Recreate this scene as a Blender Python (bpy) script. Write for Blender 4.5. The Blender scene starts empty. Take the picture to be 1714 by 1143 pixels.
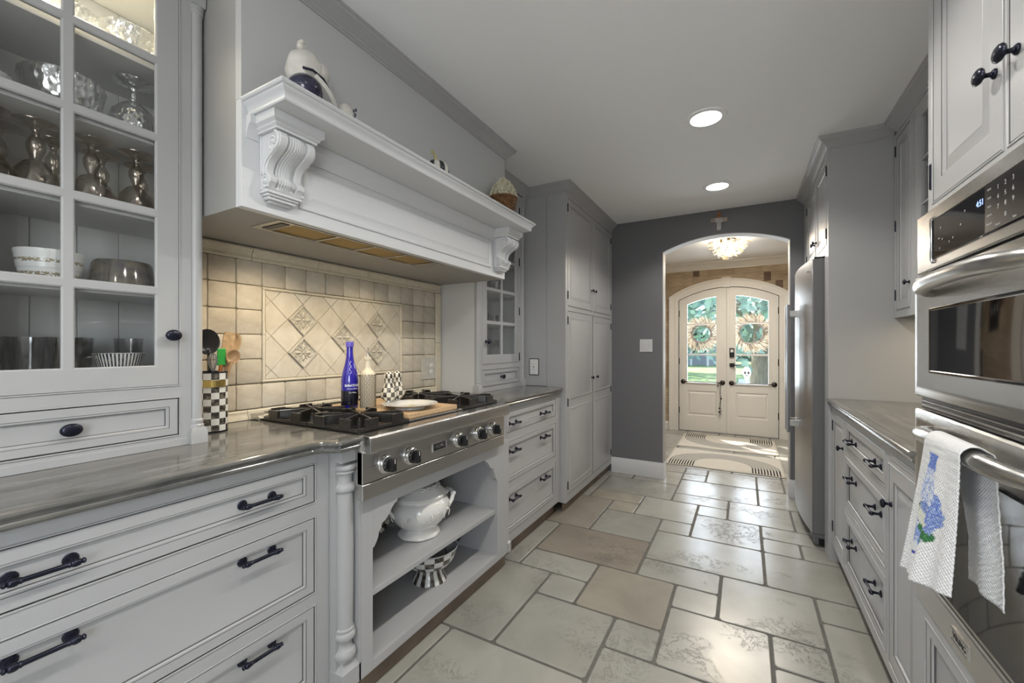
import bpy, bmesh, math, random
from math import sin, cos, pi, radians, sqrt, atan2
from mathutils import Vector, Matrix, noise
random.seed(7)
S = bpy.context.scene
COL = S.collection

# ---------------------------------------------------------------- camera
cam_d = bpy.data.cameras.new('camera')
cam = bpy.data.objects.new('camera', cam_d); COL.objects.link(cam)
cam_d.sensor_width = 36; cam_d.lens = 36*700/1714
cam_d.shift_y = (580-571.5)/1714
cam_d.clip_start = .02; cam_d.clip_end = 300
cam.location = (0, 0, 1.235)
cam.rotation_euler = (pi/2, 0, math.atan(389/700))
S.camera = cam

# ---------------------------------------------------------------- view and light
S.view_settings.view_transform = 'Standard'
S.view_settings.look = 'None'
S.view_settings.gamma = 1
S.view_settings.use_curve_mapping = False
S.view_settings.exposure = 0.28
CEIL = 2.44
W = bpy.data.worlds.new('world'); S.world = W; W.use_nodes = True
wn = W.node_tree; bg = wn.nodes['Background']
sky = wn.nodes.new('ShaderNodeTexSky'); sky.sky_type = 'NISHITA'
sky.sun_elevation = radians(42); sky.sun_rotation = radians(-60); sky.sun_disc = False
wn.links.new(sky.outputs[0], bg.inputs[0]); bg.inputs[1].default_value = 0.62

def lamp(name, kind, loc, power, color=(1, 1, 1), rot=(0, 0, 0), size=.1, size_y=None, spot=None, spread=None):
    d = bpy.data.lights.new(name, kind); d.energy = power; d.color = color
    if kind == 'AREA':
        d.shape = 'RECTANGLE' if size_y else 'DISK'
        d.size = size
        if size_y: d.size_y = size_y
        if spread: d.spread = spread
    elif kind == 'SUN': d.angle = size
    else: d.shadow_soft_size = size
    if kind == 'SPOT': d.spot_size = spot; d.spot_blend = .6
    o = bpy.data.objects.new(name, d); COL.objects.link(o); o.location = loc; o.rotation_euler = rot
    return o
lamp('sun', 'SUN', (0, 20, 20), 10.0, (1, .95, .86), (radians(42), 0, radians(-140)), .02)
# added fill lamps at made-up side windows; daylight through the front door
lamp('window_daylight', 'AREA', (-1.79, -1.85, 1.55), 40, (.93, .96, 1), (0, radians(-90), 0), 1.2, 1.6)
lamp('window_daylight', 'AREA', (1.07, -1.85, 1.55), 37, (.93, .96, 1), (0, radians(90), 0), 1.2, 1.6)
lamp('door_daylight', 'AREA', (-.22, 6.95, 1.30), 45, (.84, .91, 1), (radians(-90), 0, 0), 1.2, 1.5)
RECESS = [(-.178, -1.86), (-.178, -.79), (-.178, .28), (-.178, 1.35), (-.178, 2.42), (-.178, 3.49)]

# ---------------------------------------------------------------- helpers
class MB:
    """collects polygons, builds one mesh object"""
    def __init__(s): s.v = []; s.f = []; s.mi = []; s.uv = {}; s.m = 0; s.gl = None
    def add(s, pts, faces, uvs=None):
        n = len(s.v); s.v += [tuple(p) for p in pts]
        for k, f in enumerate(faces):
            if uvs: s.uv[len(s.f)] = uvs[k]
            s.f.append(tuple(n+i for i in f)); s.mi.append(s.m)
    def box(s, x0, x1, y0, y1, z0, z1, T=None):
        p = [(x, y, z) for z in (z0, z1) for y in (y0, y1) for x in (x0, x1)]
        if T: p = [T(*q) for q in p]
        s.add(p, [(0, 2, 3, 1), (4, 5, 7, 6), (0, 1, 5, 4), (2, 6, 7, 3), (0, 4, 6, 2), (1, 3, 7, 5)])
        return s
    def loft(s, loops, close=True, cap0=True, cap1=True):
        n = len(loops[0]); pts = [p for l in loops for p in l]; fs = []
        assert all(len(l) == n for l in loops)
        for k in range(len(loops)-1):
            for i in range(n if close else n-1):
                j = (i+1) % n
                fs.append((k*n+i, k*n+j, (k+1)*n+j, (k+1)*n+i))
        if cap0: fs.append(tuple(range(n))[::-1])
        if cap1: fs.append(tuple((len(loops)-1)*n+i for i in range(n)))
        s.add(pts, fs); return s
    def rings(s, T, a0, a1, b0, b1, prof, cap0=True, cap1=True, dark=()):
        """concentric rectangles: prof = [(inset, depth)...]"""
        L = []
        for i, d in prof:
            L.append([T(a0+i, b0+i, d), T(a1-i, b0+i, d), T(a1-i, b1-i, d), T(a0+i, b1-i, d)])
        n0 = len(s.f); s.loft(L, True, cap0, cap1)
        for k in dark:
            for q in range(4): s.mi[n0+k*4+q] = 1
        return s
    def lathe(s, prof, n=24, o=(0, 0, 0), T=None, cap=True, wob=None):
        L = []
        for r, z in prof:
            r = max(r, 1e-5); l = []
            for i in range(n):
                a = 2*pi*i/n
                rr = r*(wob(a, z) if wob else 1)
                q = (rr*cos(a), rr*sin(a), z)
                if T: q = T(*q)
                l.append((q[0]+o[0], q[1]+o[1], q[2]+o[2]))
            L.append(l)
        return s.loft(L, True, cap, cap)
    def tube(s, path, r, n=8, cap=True):
        P = [Vector(p) for p in path]; L = []; up = None
        for i, p in enumerate(P):
            t = (P[min(i+1, len(P)-1)]-P[max(i-1, 0)]).normalized()
            if up is None:
                up = Vector((0, 0, 1)) if abs(t.z) < .9 else Vector((1, 0, 0))
            a = t.cross(up).normalized(); b = a.cross(t).normalized(); up = b
            rr = r[i] if isinstance(r, (list, tuple)) else r
            L.append([p+(a*cos(2*pi*k/n)+b*sin(2*pi*k/n))*rr for k in range(n)])
        return s.loft(L, True, cap, cap)
    def prism(s, poly, T, c0, c1):
        """polygon in (a,b), extruded along c"""
        return s.loft([[T(a, b, c0) for a, b in poly], [T(a, b, c1) for a, b in poly]])
    def sweep(s, path, prof, closed=False, cap=True, flip=1):
        """profile [(out,z)] along a flat path [(x,y)] with mitred corners; out is to the right of travel"""
        n = len(path); L = []
        for i in range(n):
            p = Vector(path[i])
            a = Vector(path[i-1]) if (i > 0 or closed) else None
            b = Vector(path[(i+1) % n]) if (i < n-1 or closed) else None
            if a is None: d = (b-p).normalized(); nn = Vector((d.y, -d.x)); k = 1
            elif b is None: d = (p-a).normalized(); nn = Vector((d.y, -d.x)); k = 1
            else:
                d1 = (p-a).normalized(); d2 = (b-p).normalized()
                n1 = Vector((d1.y, -d1.x)); n2 = Vector((d2.y, -d2.x))
                nn = (n1+n2).normalized(); k = 1/max(.3, nn.dot(n1))
            nn = nn*flip*k
            L.append([(p.x+nn.x*o, p.y+nn.y*o, z) for o, z in prof])
        if closed: L.append(L[0])
        return s.loft(L, True, cap and not closed, cap and not closed)
    def sphere(s, c, r, nu=14, nv=9, sc=(1, 1, 1), R=None):
        L = []
        for j in range(nv+1):
            t = pi*j/nv; l = []
            for i in range(nu):
                a = 2*pi*i/nu
                q = Vector((sin(t)*cos(a)*sc[0], sin(t)*sin(a)*sc[1], -cos(t)*sc[2]))*r
                if j in (0, nv): q = Vector((cos(a)*1e-5, sin(a)*1e-5, q.z))
                if R: q = R @ q
                l.append(tuple(q+Vector(c)))
            L.append(l)
        return s.loft(L, True, False, False)
    def build(s, name, mats, parent=None, smooth=0, bevel=0, loc=None, recalc=True, sub=0):
        me = bpy.data.meshes.new(name)
        me.from_pydata(s.v, [], s.f)
        if not isinstance(mats, (list, tuple)): mats = [mats]
        for m in mats: me.materials.append(m)
        if len(mats) > 1: me.polygons.foreach_set('material_index', s.mi)
        if s.uv:
            ul = me.uv_layers.new(name='uv')
            for fi, u in s.uv.items():
                for li, q in zip(me.polygons[fi].loop_indices, u): ul.data[li].uv = q
        me.update()
        if recalc:
            bm = bmesh.new(); bm.from_mesh(me)
            bmesh.ops.recalc_face_normals(bm, faces=bm.faces); bm.to_mesh(me); bm.free()
        if smooth:
            me.shade_smooth()
            if smooth < 180: me.set_sharp_from_angle(angle=radians(smooth))
        o = bpy.data.objects.new(name, me); COL.objects.link(o)
        if bevel:
            b = o.modifiers.new('bevel', 'BEVEL'); b.width = bevel; b.segments = 2; b.limit_method = 'ANGLE'; b.angle_limit = radians(40)
            b.harden_normals = False
        if sub:
            q = o.modifiers.new('sub', 'SUBSURF'); q.levels = sub; q.render_levels = sub
        if loc: o.location = loc
        if parent: attach(o, parent, loc is not None)
        return o

def attach(o, parent, local=False):
    o.parent = parent
    if not local:
        t = Vector((0, 0, 0)); q = parent
        while q: t += q.location; q = q.parent
        o.location = Vector(o.location)-t
def tag(o, label=None, cat=None, group=None, kind=None):
    if label: o['label'] = label
    if cat: o['category'] = cat
    if group: o['group'] = group
    if kind: o['kind'] = kind
    return o
def thing(name, loc, label, cat, group=None, rz=0):
    o = bpy.data.objects.new(name, None); COL.objects.link(o); o.location = loc
    o.empty_display_size = .05; o.rotation_euler.z = rz
    return tag(o, label, cat, group)
def struct(o): o['kind'] = 'structure'; return o
def stuff(o): o['kind'] = 'stuff'; return o
def dup(root, loc, rz=0, label=None, group=None, rot=None, scale=None):
    r = root.copy(); COL.objects.link(r); r.location = loc
    r.rotation_euler = rot if rot else (0, 0, rz)
    if scale: r.scale = (scale,)*3
    if label: r['label'] = label
    if group: r['group'] = group
    for ch in root.children:
        c = ch.copy(); COL.objects.link(c); c.parent = r
        for g in ch.children:
            d = g.copy(); COL.objects.link(d); d.parent = c
    return r
def LF(x0):   # left-hand fronts, facing +X : (a along Y, b up, c outwards)
    return lambda a, b, c: (x0+c, a, b)
def RF(x0):   # right-hand fronts, facing -X
    return lambda a, b, c: (x0-c, a, b)
def BF(y0):   # far walls, facing the camera (-Y)
    return lambda a, b, c: (a, y0-c, b)
def text(body, size, T, a, b, c, mat, name, parent, depth=.0006, align='CENTER', sx=1, bold=0):
    cu = bpy.data.curves.new('t', 'FONT'); cu.body = body; cu.size = size; cu.extrude = depth; cu.align_x = align; cu.align_y = 'CENTER'
    cu.offset = bold
    to = bpy.data.objects.new('t', cu); COL.objects.link(to)
    dg = bpy.context.evaluated_depsgraph_get(); dg.update()
    me = bpy.data.meshes.new_from_object(to.evaluated_get(dg)); bpy.data.objects.remove(to); bpy.data.curves.remove(cu)
    for v in me.vertices: v.co = T(a+v.co.x*sx, b+v.co.y, c+v.co.z)
    me.materials.clear(); me.materials.append(mat); me.name = name
    o = bpy.data.objects.new(name, me); COL.objects.link(o)
    if parent: attach(o, parent)
    return o

# ---------------------------------------------------------------- materials
def mat(name, col=(.5, .5, .5), rough=.5, metal=0, spec=.5, noise_amt=0, noise_scale=8, bump=0, bump_scale=60, coat=0, emit=None, estr=0, coords='Object', stretch=(1, 1, 1), rnd=0, col2=None, trans=0, ior=1.45, distort=0, detail=4):
    m = bpy.data.materials.new(name); m.use_nodes = True; nt = m.node_tree; N = nt.nodes; Lk = nt.links
    p = N['Principled BSDF']
    p.inputs['Base Color'].default_value = (*col, 1); p.inputs['Roughness'].default_value = rough
    p.inputs['Metallic'].default_value = metal; p.inputs['Specular IOR Level'].default_value = spec
    p.inputs['Coat Weight'].default_value = coat; p.inputs['Coat Roughness'].default_value = .08
    p.inputs['Transmission Weight'].default_value = trans; p.inputs['IOR'].default_value = ior
    if emit: p.inputs['Emission Color'].default_value = (*emit, 1); p.inputs['Emission Strength'].default_value = estr
    if noise_amt or bump or rnd or col2:
        tc = N.new('ShaderNodeTexCoord'); mp = N.new('ShaderNodeMapping'); mp.inputs['Scale'].default_value = stretch
        Lk.new(tc.outputs[coords], mp.inputs[0])
    src = None
    if noise_amt or col2:
        nz = N.new('ShaderNodeTexNoise'); nz.inputs['Scale'].default_value = noise_scale; nz.inputs['Detail'].default_value = detail
        nz.inputs['Distortion'].default_value = distort
        Lk.new(mp.outputs[0], nz.inputs['Vector'])
        cr = N.new('ShaderNodeValToRGB'); cr.color_ramp.elements[0].position = .3; cr.color_ramp.elements[1].position = .7
        c2 = col2 if col2 else tuple(min(1, c*(1+noise_amt)) for c in col)
        c1 = col if col2 else tuple(c*(1-noise_amt) for c in col)
        cr.color_ramp.elements[0].color = (*c1, 1); cr.color_ramp.elements[1].color = (*c2, 1)
        Lk.new(nz.outputs['Fac'], cr.inputs[0]); src = cr.outputs[0]
    if rnd:
        oi = N.new('ShaderNodeObjectInfo'); hs = N.new('ShaderNodeHueSaturation')
        mr = N.new('ShaderNodeMapRange'); mr.inputs['To Min'].default_value = 1-rnd; mr.inputs['To Max'].default_value = 1+rnd
        Lk.new(oi.outputs['Random'], mr.inputs[0]); Lk.new(mr.outputs[0], hs.inputs['Value'])
        if src: Lk.new(src, hs.inputs['Color'])
        else: hs.inputs['Color'].default_value = (*col, 1)
        src = hs.outputs[0]
    if src: Lk.new(src, p.inputs['Base Color'])
    if bump:
        n2 = N.new('ShaderNodeTexNoise'); n2.inputs['Scale'].default_value = bump_scale; n2.inputs['Detail'].default_value = 3
        Lk.new(mp.outputs[0], n2.inputs['Vector'])
        bp = N.new('ShaderNodeBump'); bp.inputs['Strength'].default_value = bump; bp.inputs['Distance'].default_value = .003
        Lk.new(n2.outputs['Fac'], bp.inputs['Height']); Lk.new(bp.outputs[0], p.inputs['Normal'])
    return m
def thin_glass(name, tint=(.96, .97, .97), extra=0):
    m = bpy.data.materials.new(name); m.use_nodes = True; nt = m.node_tree; N = nt.nodes
    N.remove(N['Principled BSDF']); o = N['Material Output']
    t = N.new('ShaderNodeBsdfTransparent'); t.inputs[0].default_value = (*tint, 1)
    g = N.new('ShaderNodeBsdfGlossy'); g.inputs['Roughness'].default_value = .02
    lw = N.new('ShaderNodeLayerWeight'); lw.inputs[0].default_value = .5
    fr = N.new('ShaderNodeMath'); fr.operation = 'MULTIPLY_ADD'; fr.inputs[1].default_value = .85; fr.inputs[2].default_value = .045
    pw = N.new('ShaderNodeMath'); pw.operation = 'POWER'; pw.inputs[1].default_value = 4; nt.links.new(lw.outputs['Facing'], pw.inputs[0]); nt.links.new(pw.outputs[0], fr.inputs[0])
    mx = N.new('ShaderNodeMixShader')
    if extra:
        a = N.new('ShaderNodeMath'); a.operation = 'ADD'; a.inputs[1].default_value = extra; a.use_clamp = True
        nt.links.new(fr.outputs[0], a.inputs[0]); nt.links.new(a.outputs[0], mx.inputs[0])
    else: nt.links.new(fr.outputs[0], mx.inputs[0])
    nt.links.new(t.outputs[0], mx.inputs[1]); nt.links.new(g.outputs[0], mx.inputs[2])
    nt.links.new(mx.outputs[0], o.inputs[0]); return m
def facet_glass(name, tint, extra, scale, gloss=(1, 1, 1)):
    m = thin_glass(name, tint, extra); nt = m.node_tree; N = nt.nodes
    v = N.new('ShaderNodeTexVoronoi'); v.inputs['Scale'].default_value = scale; tc = N.new('ShaderNodeTexCoord'); nt.links.new(tc.outputs['Object'], v.inputs['Vector'])
    b = N.new('ShaderNodeBump'); b.inputs['Strength'].default_value = .9; b.inputs['Distance'].default_value = .004; nt.links.new(v.outputs['Distance'], b.inputs['Height'])
    g = next(n for n in N if n.bl_idname == 'ShaderNodeBsdfAnisotropic' or n.bl_idname == 'ShaderNodeBsdfGlossy'); nt.links.new(b.outputs[0], g.inputs['Normal']); g.inputs[0].default_value = (*gloss, 1); g.inputs['Roughness'].default_value = .12
    return m
def attr_mat(name, attr, rough=.4, bump=0, bump_scale=400, waffle=False):
    m = bpy.data.materials.new(name); m.use_nodes = True; nt = m.node_tree; N = nt.nodes
    p = N['Principled BSDF']; a = N.new('ShaderNodeVertexColor'); a.layer_name = attr
    nt.links.new(a.outputs[0], p.inputs['Base Color']); p.inputs['Roughness'].default_value = rough; p.inputs['Specular IOR Level'].default_value = .15
    tc = N.new('ShaderNodeTexCoord'); sp = N.new('ShaderNodeSeparateXYZ'); nt.links.new(tc.outputs['Object'], sp.inputs[0])
    h = math_node(nt, 'MULTIPLY', math_node(nt, 'SINE', math_node(nt, 'MULTIPLY', sp.outputs[1], 850)), math_node(nt, 'SINE', math_node(nt, 'MULTIPLY', sp.outputs[2], 850)))
    b = N.new('ShaderNodeBump'); b.inputs['Strength'].default_value = .45; b.inputs['Distance'].default_value = .002; nt.links.new(h, b.inputs['Height']); nt.links.new(b.outputs[0], p.inputs['Normal'])
    return m
def math_node(nt, op, a, b=None, clamp=False):
    n = nt.nodes.new('ShaderNodeMath'); n.operation = op; n.use_clamp = clamp
    for i, v in enumerate((a, b)):
        if v is None: continue
        if isinstance(v, (int, float)): n.inputs[i].default_value = v
        else: nt.links.new(v, n.inputs[i])
    return n.outputs[0]

M = {}
M['cab'] = mat('cabinet_paint', (.395, .396, .397), .34, noise_amt=.03, noise_scale=3, bump=.05, bump_scale=90)
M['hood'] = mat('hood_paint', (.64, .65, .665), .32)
M['inside'] = mat('cabinet_interior_paint', (.60, .60, .59), .5)
M['glaze'] = mat('dark_joint_glaze', (.085, .082, .078), .6)
M['gap'] = mat('dark_gap', (.02, .02, .02), .8)
M['wall'] = mat('taupe_wall_paint', (.36, .35, .33), .6, bump=.05)
M['ceil'] = mat('ceiling_paint', (.88, .885, .89), .75, bump=.05)
M['dark'] = mat('charcoal_wall_paint', (.150, .150, .158), .45, bump=.06)
M['trim'] = mat('white_trim_paint', (.56, .56, .56), .3)
M['cream'] = mat('cream_paint', (.68, .66, .62), .35)
M['iron'] = mat('dark_bronze_hardware', (.020, .022, .036), .26, metal=.6)
M['ss'] = mat('brushed_stainless', (.56, .55, .53), .24, metal=1, bump=.12, bump_scale=30, stretch=(1, 1, 40))
M['ssv'] = mat('brushed_stainless_vertical', (.34, .34, .35), .34, metal=1, bump=.1, bump_scale=30, stretch=(30, 30, 1))
M['chrome'] = mat('chrome', (.75, .75, .75), .08, metal=1)
M['blk'] = mat('black_plastic', (.012, .012, .013), .25)
M['cast'] = mat('black_cast_iron', (.018, .016, .014), .32, noise_amt=.4, noise_scale=40, bump=.3, bump_scale=200, coat=.4)
M['bglass'] = mat('black_glass', (.01, .01, .012), .04, spec=.9)
M['glass'] = thin_glass('pane_glass', (.985, .99, .99))
M['white'] = mat('white_plastic', (.72, .72, .70), .3)
M['porc'] = mat('white_porcelain', (.68, .67, .64), .12, coat=.5)
M['wood'] = mat('pale_wood', (.42, .28, .15), .5, noise_amt=.25, noise_scale=5, stretch=(1, 12, 12))
M['board'] = mat('cutting_board_wood', (.50, .34, .19), .42, noise_amt=.2, noise_scale=4, stretch=(2, 30, 30))
M['grout2'] = mat('tan_tile_grout', (.27, .23, .175), .85)
M['grout'] = mat('grey_grout', (.115, .11, .098), .85, noise_amt=.15, noise_scale=30)
M['twall'] = mat('tumbled_travertine', (.44, .385, .30), .55, noise_scale=14, col2=(.57, .52, .43), rnd=.10, bump=.25, bump_scale=60, detail=7, distort=1.2)
M['tdia'] = mat('diagonal_travertine', (.52, .465, .37), .5, noise_scale=10, col2=(.62, .57, .48), rnd=.05, bump=.2, bump_scale=50, detail=7, distort=1.5)
M['tdeco'] = mat('carved_stone', (.50, .46, .38), .55, noise_amt=.12, noise_scale=60, bump=.2)
M['ttrim'] = mat('cream_stone_trim', (.60, .54, .42), .42, noise_amt=.10, noise_scale=12, stretch=(1, 3, 14), bump=.15)
M['outlet'] = mat('stone_coloured_plate', (.45, .43, .38), .5, noise_amt=.1, noise_scale=40)
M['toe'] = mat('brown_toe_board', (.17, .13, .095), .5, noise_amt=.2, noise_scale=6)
M['beige'] = mat('beige_paint', (.50, .46, .38), .6)

def counter_mat():
    m = bpy.data.materials.new('honed_grey_stone'); m.use_nodes = True; nt = m.node_tree; N = nt.nodes; L = nt.links
    p = N['Principled BSDF']; tc = N.new('ShaderNodeTexCoord'); mp = N.new('ShaderNodeMapping')
    mp.inputs['Scale'].default_value = (7, 1.1, 7); mp.inputs['Rotation'].default_value = (0, 0, radians(8))
    L.new(tc.outputs['Object'], mp.inputs[0])
    a = N.new('ShaderNodeTexNoise'); a.inputs['Scale'].default_value = 4; a.inputs['Detail'].default_value = 8; a.inputs['Distortion'].default_value = .8; a.inputs['Roughness'].default_value = .65
    L.new(mp.outputs[0], a.inputs['Vector'])
    r = N.new('ShaderNodeValToRGB'); e = r.color_ramp.elements
    e[0].position = .3; e[0].color = (.07, .071, .068, 1); e[1].position = .72; e[1].color = (.24, .23, .205, 1)
    x = e.new(.5); x.color = (.135, .132, .122, 1)
    L.new(a.outputs['Fac'], r.inputs[0]); L.new(r.outputs[0], p.inputs['Base Color'])
    p.inputs['Roughness'].default_value = .13; p.inputs['Specular IOR Level'].default_value = .55
    return m
M['counter'] = counter_mat()

def floor_tile_mat():
    m = bpy.data.materials.new('limestone_tile'); m.use_nodes = True; nt = m.node_tree; N = nt.nodes; L = nt.links
    p = N['Principled BSDF']; tc = N.new('ShaderNodeTexCoord')
    a = N.new('ShaderNodeTexNoise'); a.inputs['Scale'].default_value = 3.5; a.inputs['Detail'].default_value = 6; a.inputs['Distortion'].default_value = .6
    L.new(tc.outputs['Object'], a.inputs['Vector'])
    r = N.new('ShaderNodeValToRGB'); e = r.color_ramp.elements
    e[0].position = .3; e[0].color = (.27, .262, .232, 1); e[1].position = .7; e[1].color = (.345, .338, .302, 1)
    L.new(a.outputs['Fac'], r.inputs[0])
    # per tile tint
    oi = N.new('ShaderNodeObjectInfo'); mr = N.new('ShaderNodeMapRange'); mr.inputs['To Min'].default_value = .90; mr.inputs['To Max'].default_value = 1.1
    L.new(oi.outputs['Random'], mr.inputs[0])
    mul = N.new('ShaderNodeMixRGB'); mul.blend_type = 'MULTIPLY'; mul.inputs[0].default_value = 1
    L.new(r.outputs[0], mul.inputs[1]); L.new(mr.outputs[0], mul.inputs[2])
    mu2 = N.new('ShaderNodeMixRGB'); mu2.blend_type = 'MULTIPLY'; mu2.inputs[0].default_value = 1
    L.new(mul.outputs[0], mu2.inputs[1]); L.new(oi.outputs['Color'], mu2.inputs[2])
    # fine cracks and pits: thin lines where a warped noise crosses its middle, only in patches
    b = N.new('ShaderNodeTexNoise'); b.inputs['Scale'].default_value = 9; b.inputs['Detail'].default_value = 9; b.inputs['Distortion'].default_value = .6; b.inputs['Roughness'].default_value = .78
    L.new(tc.outputs['Object'], b.inputs['Vector'])
    d = math_node(nt, 'ABSOLUTE', math_node(nt, 'SUBTRACT', b.outputs['Fac'], .5))
    line = math_node(nt, 'SUBTRACT', 1, math_node(nt, 'MULTIPLY', d, 130, True), True)
    c = N.new('ShaderNodeTexNoise'); c.inputs['Scale'].default_value = 2.6; c.inputs['Detail'].default_value = 3
    mpp = N.new('ShaderNodeMapping'); mpp.inputs['Location'].default_value = (3.7, 1.9, 5)
    L.new(tc.outputs['Object'], mpp.inputs[0]); L.new(mpp.outputs[0], c.inputs['Vector'])
    patch = math_node(nt, 'MULTIPLY', math_node(nt, 'SUBTRACT', c.outputs['Fac'], .52, True), 9, True)
    pit = math_node(nt, 'MULTIPLY', line, patch, True)
    mx = N.new('ShaderNodeMixRGB'); mx.inputs[2].default_value = (.06, .055, .045, 1)
    L.new(math_node(nt, 'MULTIPLY', pit, .8), mx.inputs[0]); L.new(mu2.outputs[0], mx.inputs[1])
    L.new(mx.outputs[0], p.inputs['Base Color'])
    bp = N.new('ShaderNodeBump'); bp.inputs['Strength'].default_value = .5; bp.inputs['Distance'].default_value = .004; bp.invert = True
    e2 = N.new('ShaderNodeTexNoise'); e2.inputs['Scale'].default_value = 16; e2.inputs['Detail'].default_value = 3
    L.new(tc.outputs['Object'], e2.inputs['Vector'])
    L.new(math_node(nt, 'ADD', pit, math_node(nt, 'MULTIPLY', e2.outputs['Fac'], .06)), bp.inputs['Height']); L.new(bp.outputs[0], p.inputs['Normal'])
    rr = math_node(nt, 'ADD', .17, math_node(nt, 'MULTIPLY', e2.outputs['Fac'], .12))
    L.new(rr, p.inputs['Roughness'])
    return m
M['tile'] = floor_tile_mat()
# ================================================================ THE ROOM
WL, WR, YB, YN, YF = -1.78, 1.06, 4.107, -3.0, 6.62     # left/right walls, doorway wall, wall behind the camera, foyer end
def wallbox(name, *b, m='wall'):
    return struct(MB().box(*b).build(name, M[m]))
WY0, WY1, WZ0, WZ1 = -2.65, -1.05, .92, 2.18
for nm, x0, x1, wn_ in (('wall_left', WL-.1, WL, 'window_1'), ('wall_right', WR, WR+.1, 'window_2')):  # side walls with windows made up to hold the fill lamps
    m = MB()
    m.box(x0, x1, YN, WY0, 0, CEIL).box(x0, x1, WY1, YB, 0, CEIL).box(x0, x1, WY0, WY1, 0, WZ0).box(x0, x1, WY0, WY1, WZ1, CEIL)
    struct(m.build(nm, M['wall']))
    m = MB(); xa, xb = x0+.03, x1-.03; yc = (WY0+WY1)/2
    for a, b, c, d in ((WY0, WY1, WZ0, WZ0+.05), (WY0, WY1, WZ1-.05, WZ1), (WY0, WY0+.05, WZ0+.05, WZ1-.05), (WY1-.05, WY1, WZ0+.05, WZ1-.05), (yc-.025, yc+.025, WZ0+.05, WZ1-.05)): m.box(xa, xb, a, b, c, d)
    w = struct(m.build(wn_, M['trim']))
    for a, b in ((WY0+.05, yc-.025), (yc+.025, WY1-.05)): MB().box((xa+xb)/2-.002, (xa+xb)/2+.002, a, b, WZ0+.05, WZ1-.05).build('pane', M['glass'], w)
struct(MB().box(WL-.1, WR+.1, YN-.1, YB+.12, CEIL, CEIL+.08).build('ceiling', M['ceil']))
wallbox('wall_near', WL-.1, WR+.1, YN-.1, YN, 0, CEIL)

# doorway wall with a segmental arch
def arch_pts(x0, x1, zs, zp, n=24):
    c = (x0+x1)/2; h = (x1-x0)/2; r = (h*h+(zp-zs)**2)/(2*(zp-zs)); zc = zp-r; a = math.asin(h/r)
    return [(c+r*sin(-a+2*a*i/n), zc+r*cos(-a+2*a*i/n)) for i in range(n+1)]
AX0, AX1 = -.67, .33
ap = arch_pts(AX0, AX1, 2.12, 2.228)
T = lambda a, b, c: (a, c, b)
m = MB()
m.box(WL-.1, AX0, YB, YB+.12, 0, CEIL).box(AX1, 1.4, YB, YB+.12, 0, CEIL)
for i in range(len(ap)-1):
    (xa, za), (xb, zb) = ap[i], ap[i+1]
    m.loft([[(xa, YB, za), (xa, YB, CEIL), (xa, YB+.12, CEIL), (xa, YB+.12, za)], [(xb, YB, zb), (xb, YB, CEIL), (xb, YB+.12, CEIL), (xb, YB+.12, zb)]])
struct(m.build('wall_far', M['dark']))
# light lining of the opening
m = MB()
lin = [(AX0+.001, 0.0)]+[(x, z-.001) for x, z in ap]+[(AX1-.001, 0.0)]
L_ = []
for i, (x, z) in enumerate(lin):
    dx, dz = (.006, 0) if i == 0 else ((-.006, 0) if i == len(lin)-1 else (0, -.006))
    if i == 1: dx, dz = .006, -.006
    if i == len(lin)-2: dx, dz = -.006, -.006
    L_.append([(x, YB-.001, z), (x, YB+.125, z), (x+dx, YB+.125, z+dz), (x+dx, YB-.001, z+dz)])
m.loft(L_)
struct(m.build('trim_1', mat('opening_paint', (.40, .385, .36), .5), smooth=30))
# baseboards
BPRO = [(0, 0), (.016, 0), (.016, .115), (.012, .122), (.010, .136), (.005, .145), (0, .145)]
m = MB().sweep([(-1.15, YB), (AX0, YB), (AX0, YB+.12)], BPRO); struct(m.build('baseboard_far', M['trim'], smooth=30))
m = MB().sweep([(AX1, YB+.12), (AX1, YB), (.42, YB)], BPRO); struct(m.build('baseboard_doorway', M['trim'], smooth=30))
m = MB().sweep([(WL, YN), (WL, -.2)], BPRO, flip=1); struct(m.build('baseboard_left', M['trim'], smooth=30))
m = MB().sweep([(WR, .6), (WR, YN)], BPRO, flip=1); struct(m.build('baseboard_right', M['trim'], smooth=30))

# recessed ceiling lights
bulb = mat('lamp_glow', (1, 1, 1), .5, emit=(1, .97, .92), estr=16)
for k, (x, y) in enumerate(RECESS):
    where = ['last one, by the rear windows', 'behind the camera', 'just overhead of the camera', 'above the hood, near', 'larger of the two bright discs', 'smaller of the two bright discs'][k]
    t = thing('recessed_light', (x, y, CEIL), 'round recessed ceiling light with white trim, '+where, 'light', 'recessed ceiling lights')
    MB().lathe([(.072, -.002), (.076, -.008), (.098, -.006), (.101, 0), (.101, .002), (.072, .002)], 40, (x, y, CEIL), cap=False).build('trim_ring', M['ceil'], t, smooth=40)
    MB().lathe([(0.0, -.003), (.072, -.003), (.072, .001), (0, .001)], 40, (x, y, CEIL), cap=False).build('bulb', bulb, t)
    lamp('recessed_lamp', 'SPOT', (x, y, CEIL-.012), 42 if k == 5 else 35, (1, .96, .90), (0, 0, 0), .05, spot=radians(138)).data.spot_blend = .42

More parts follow.
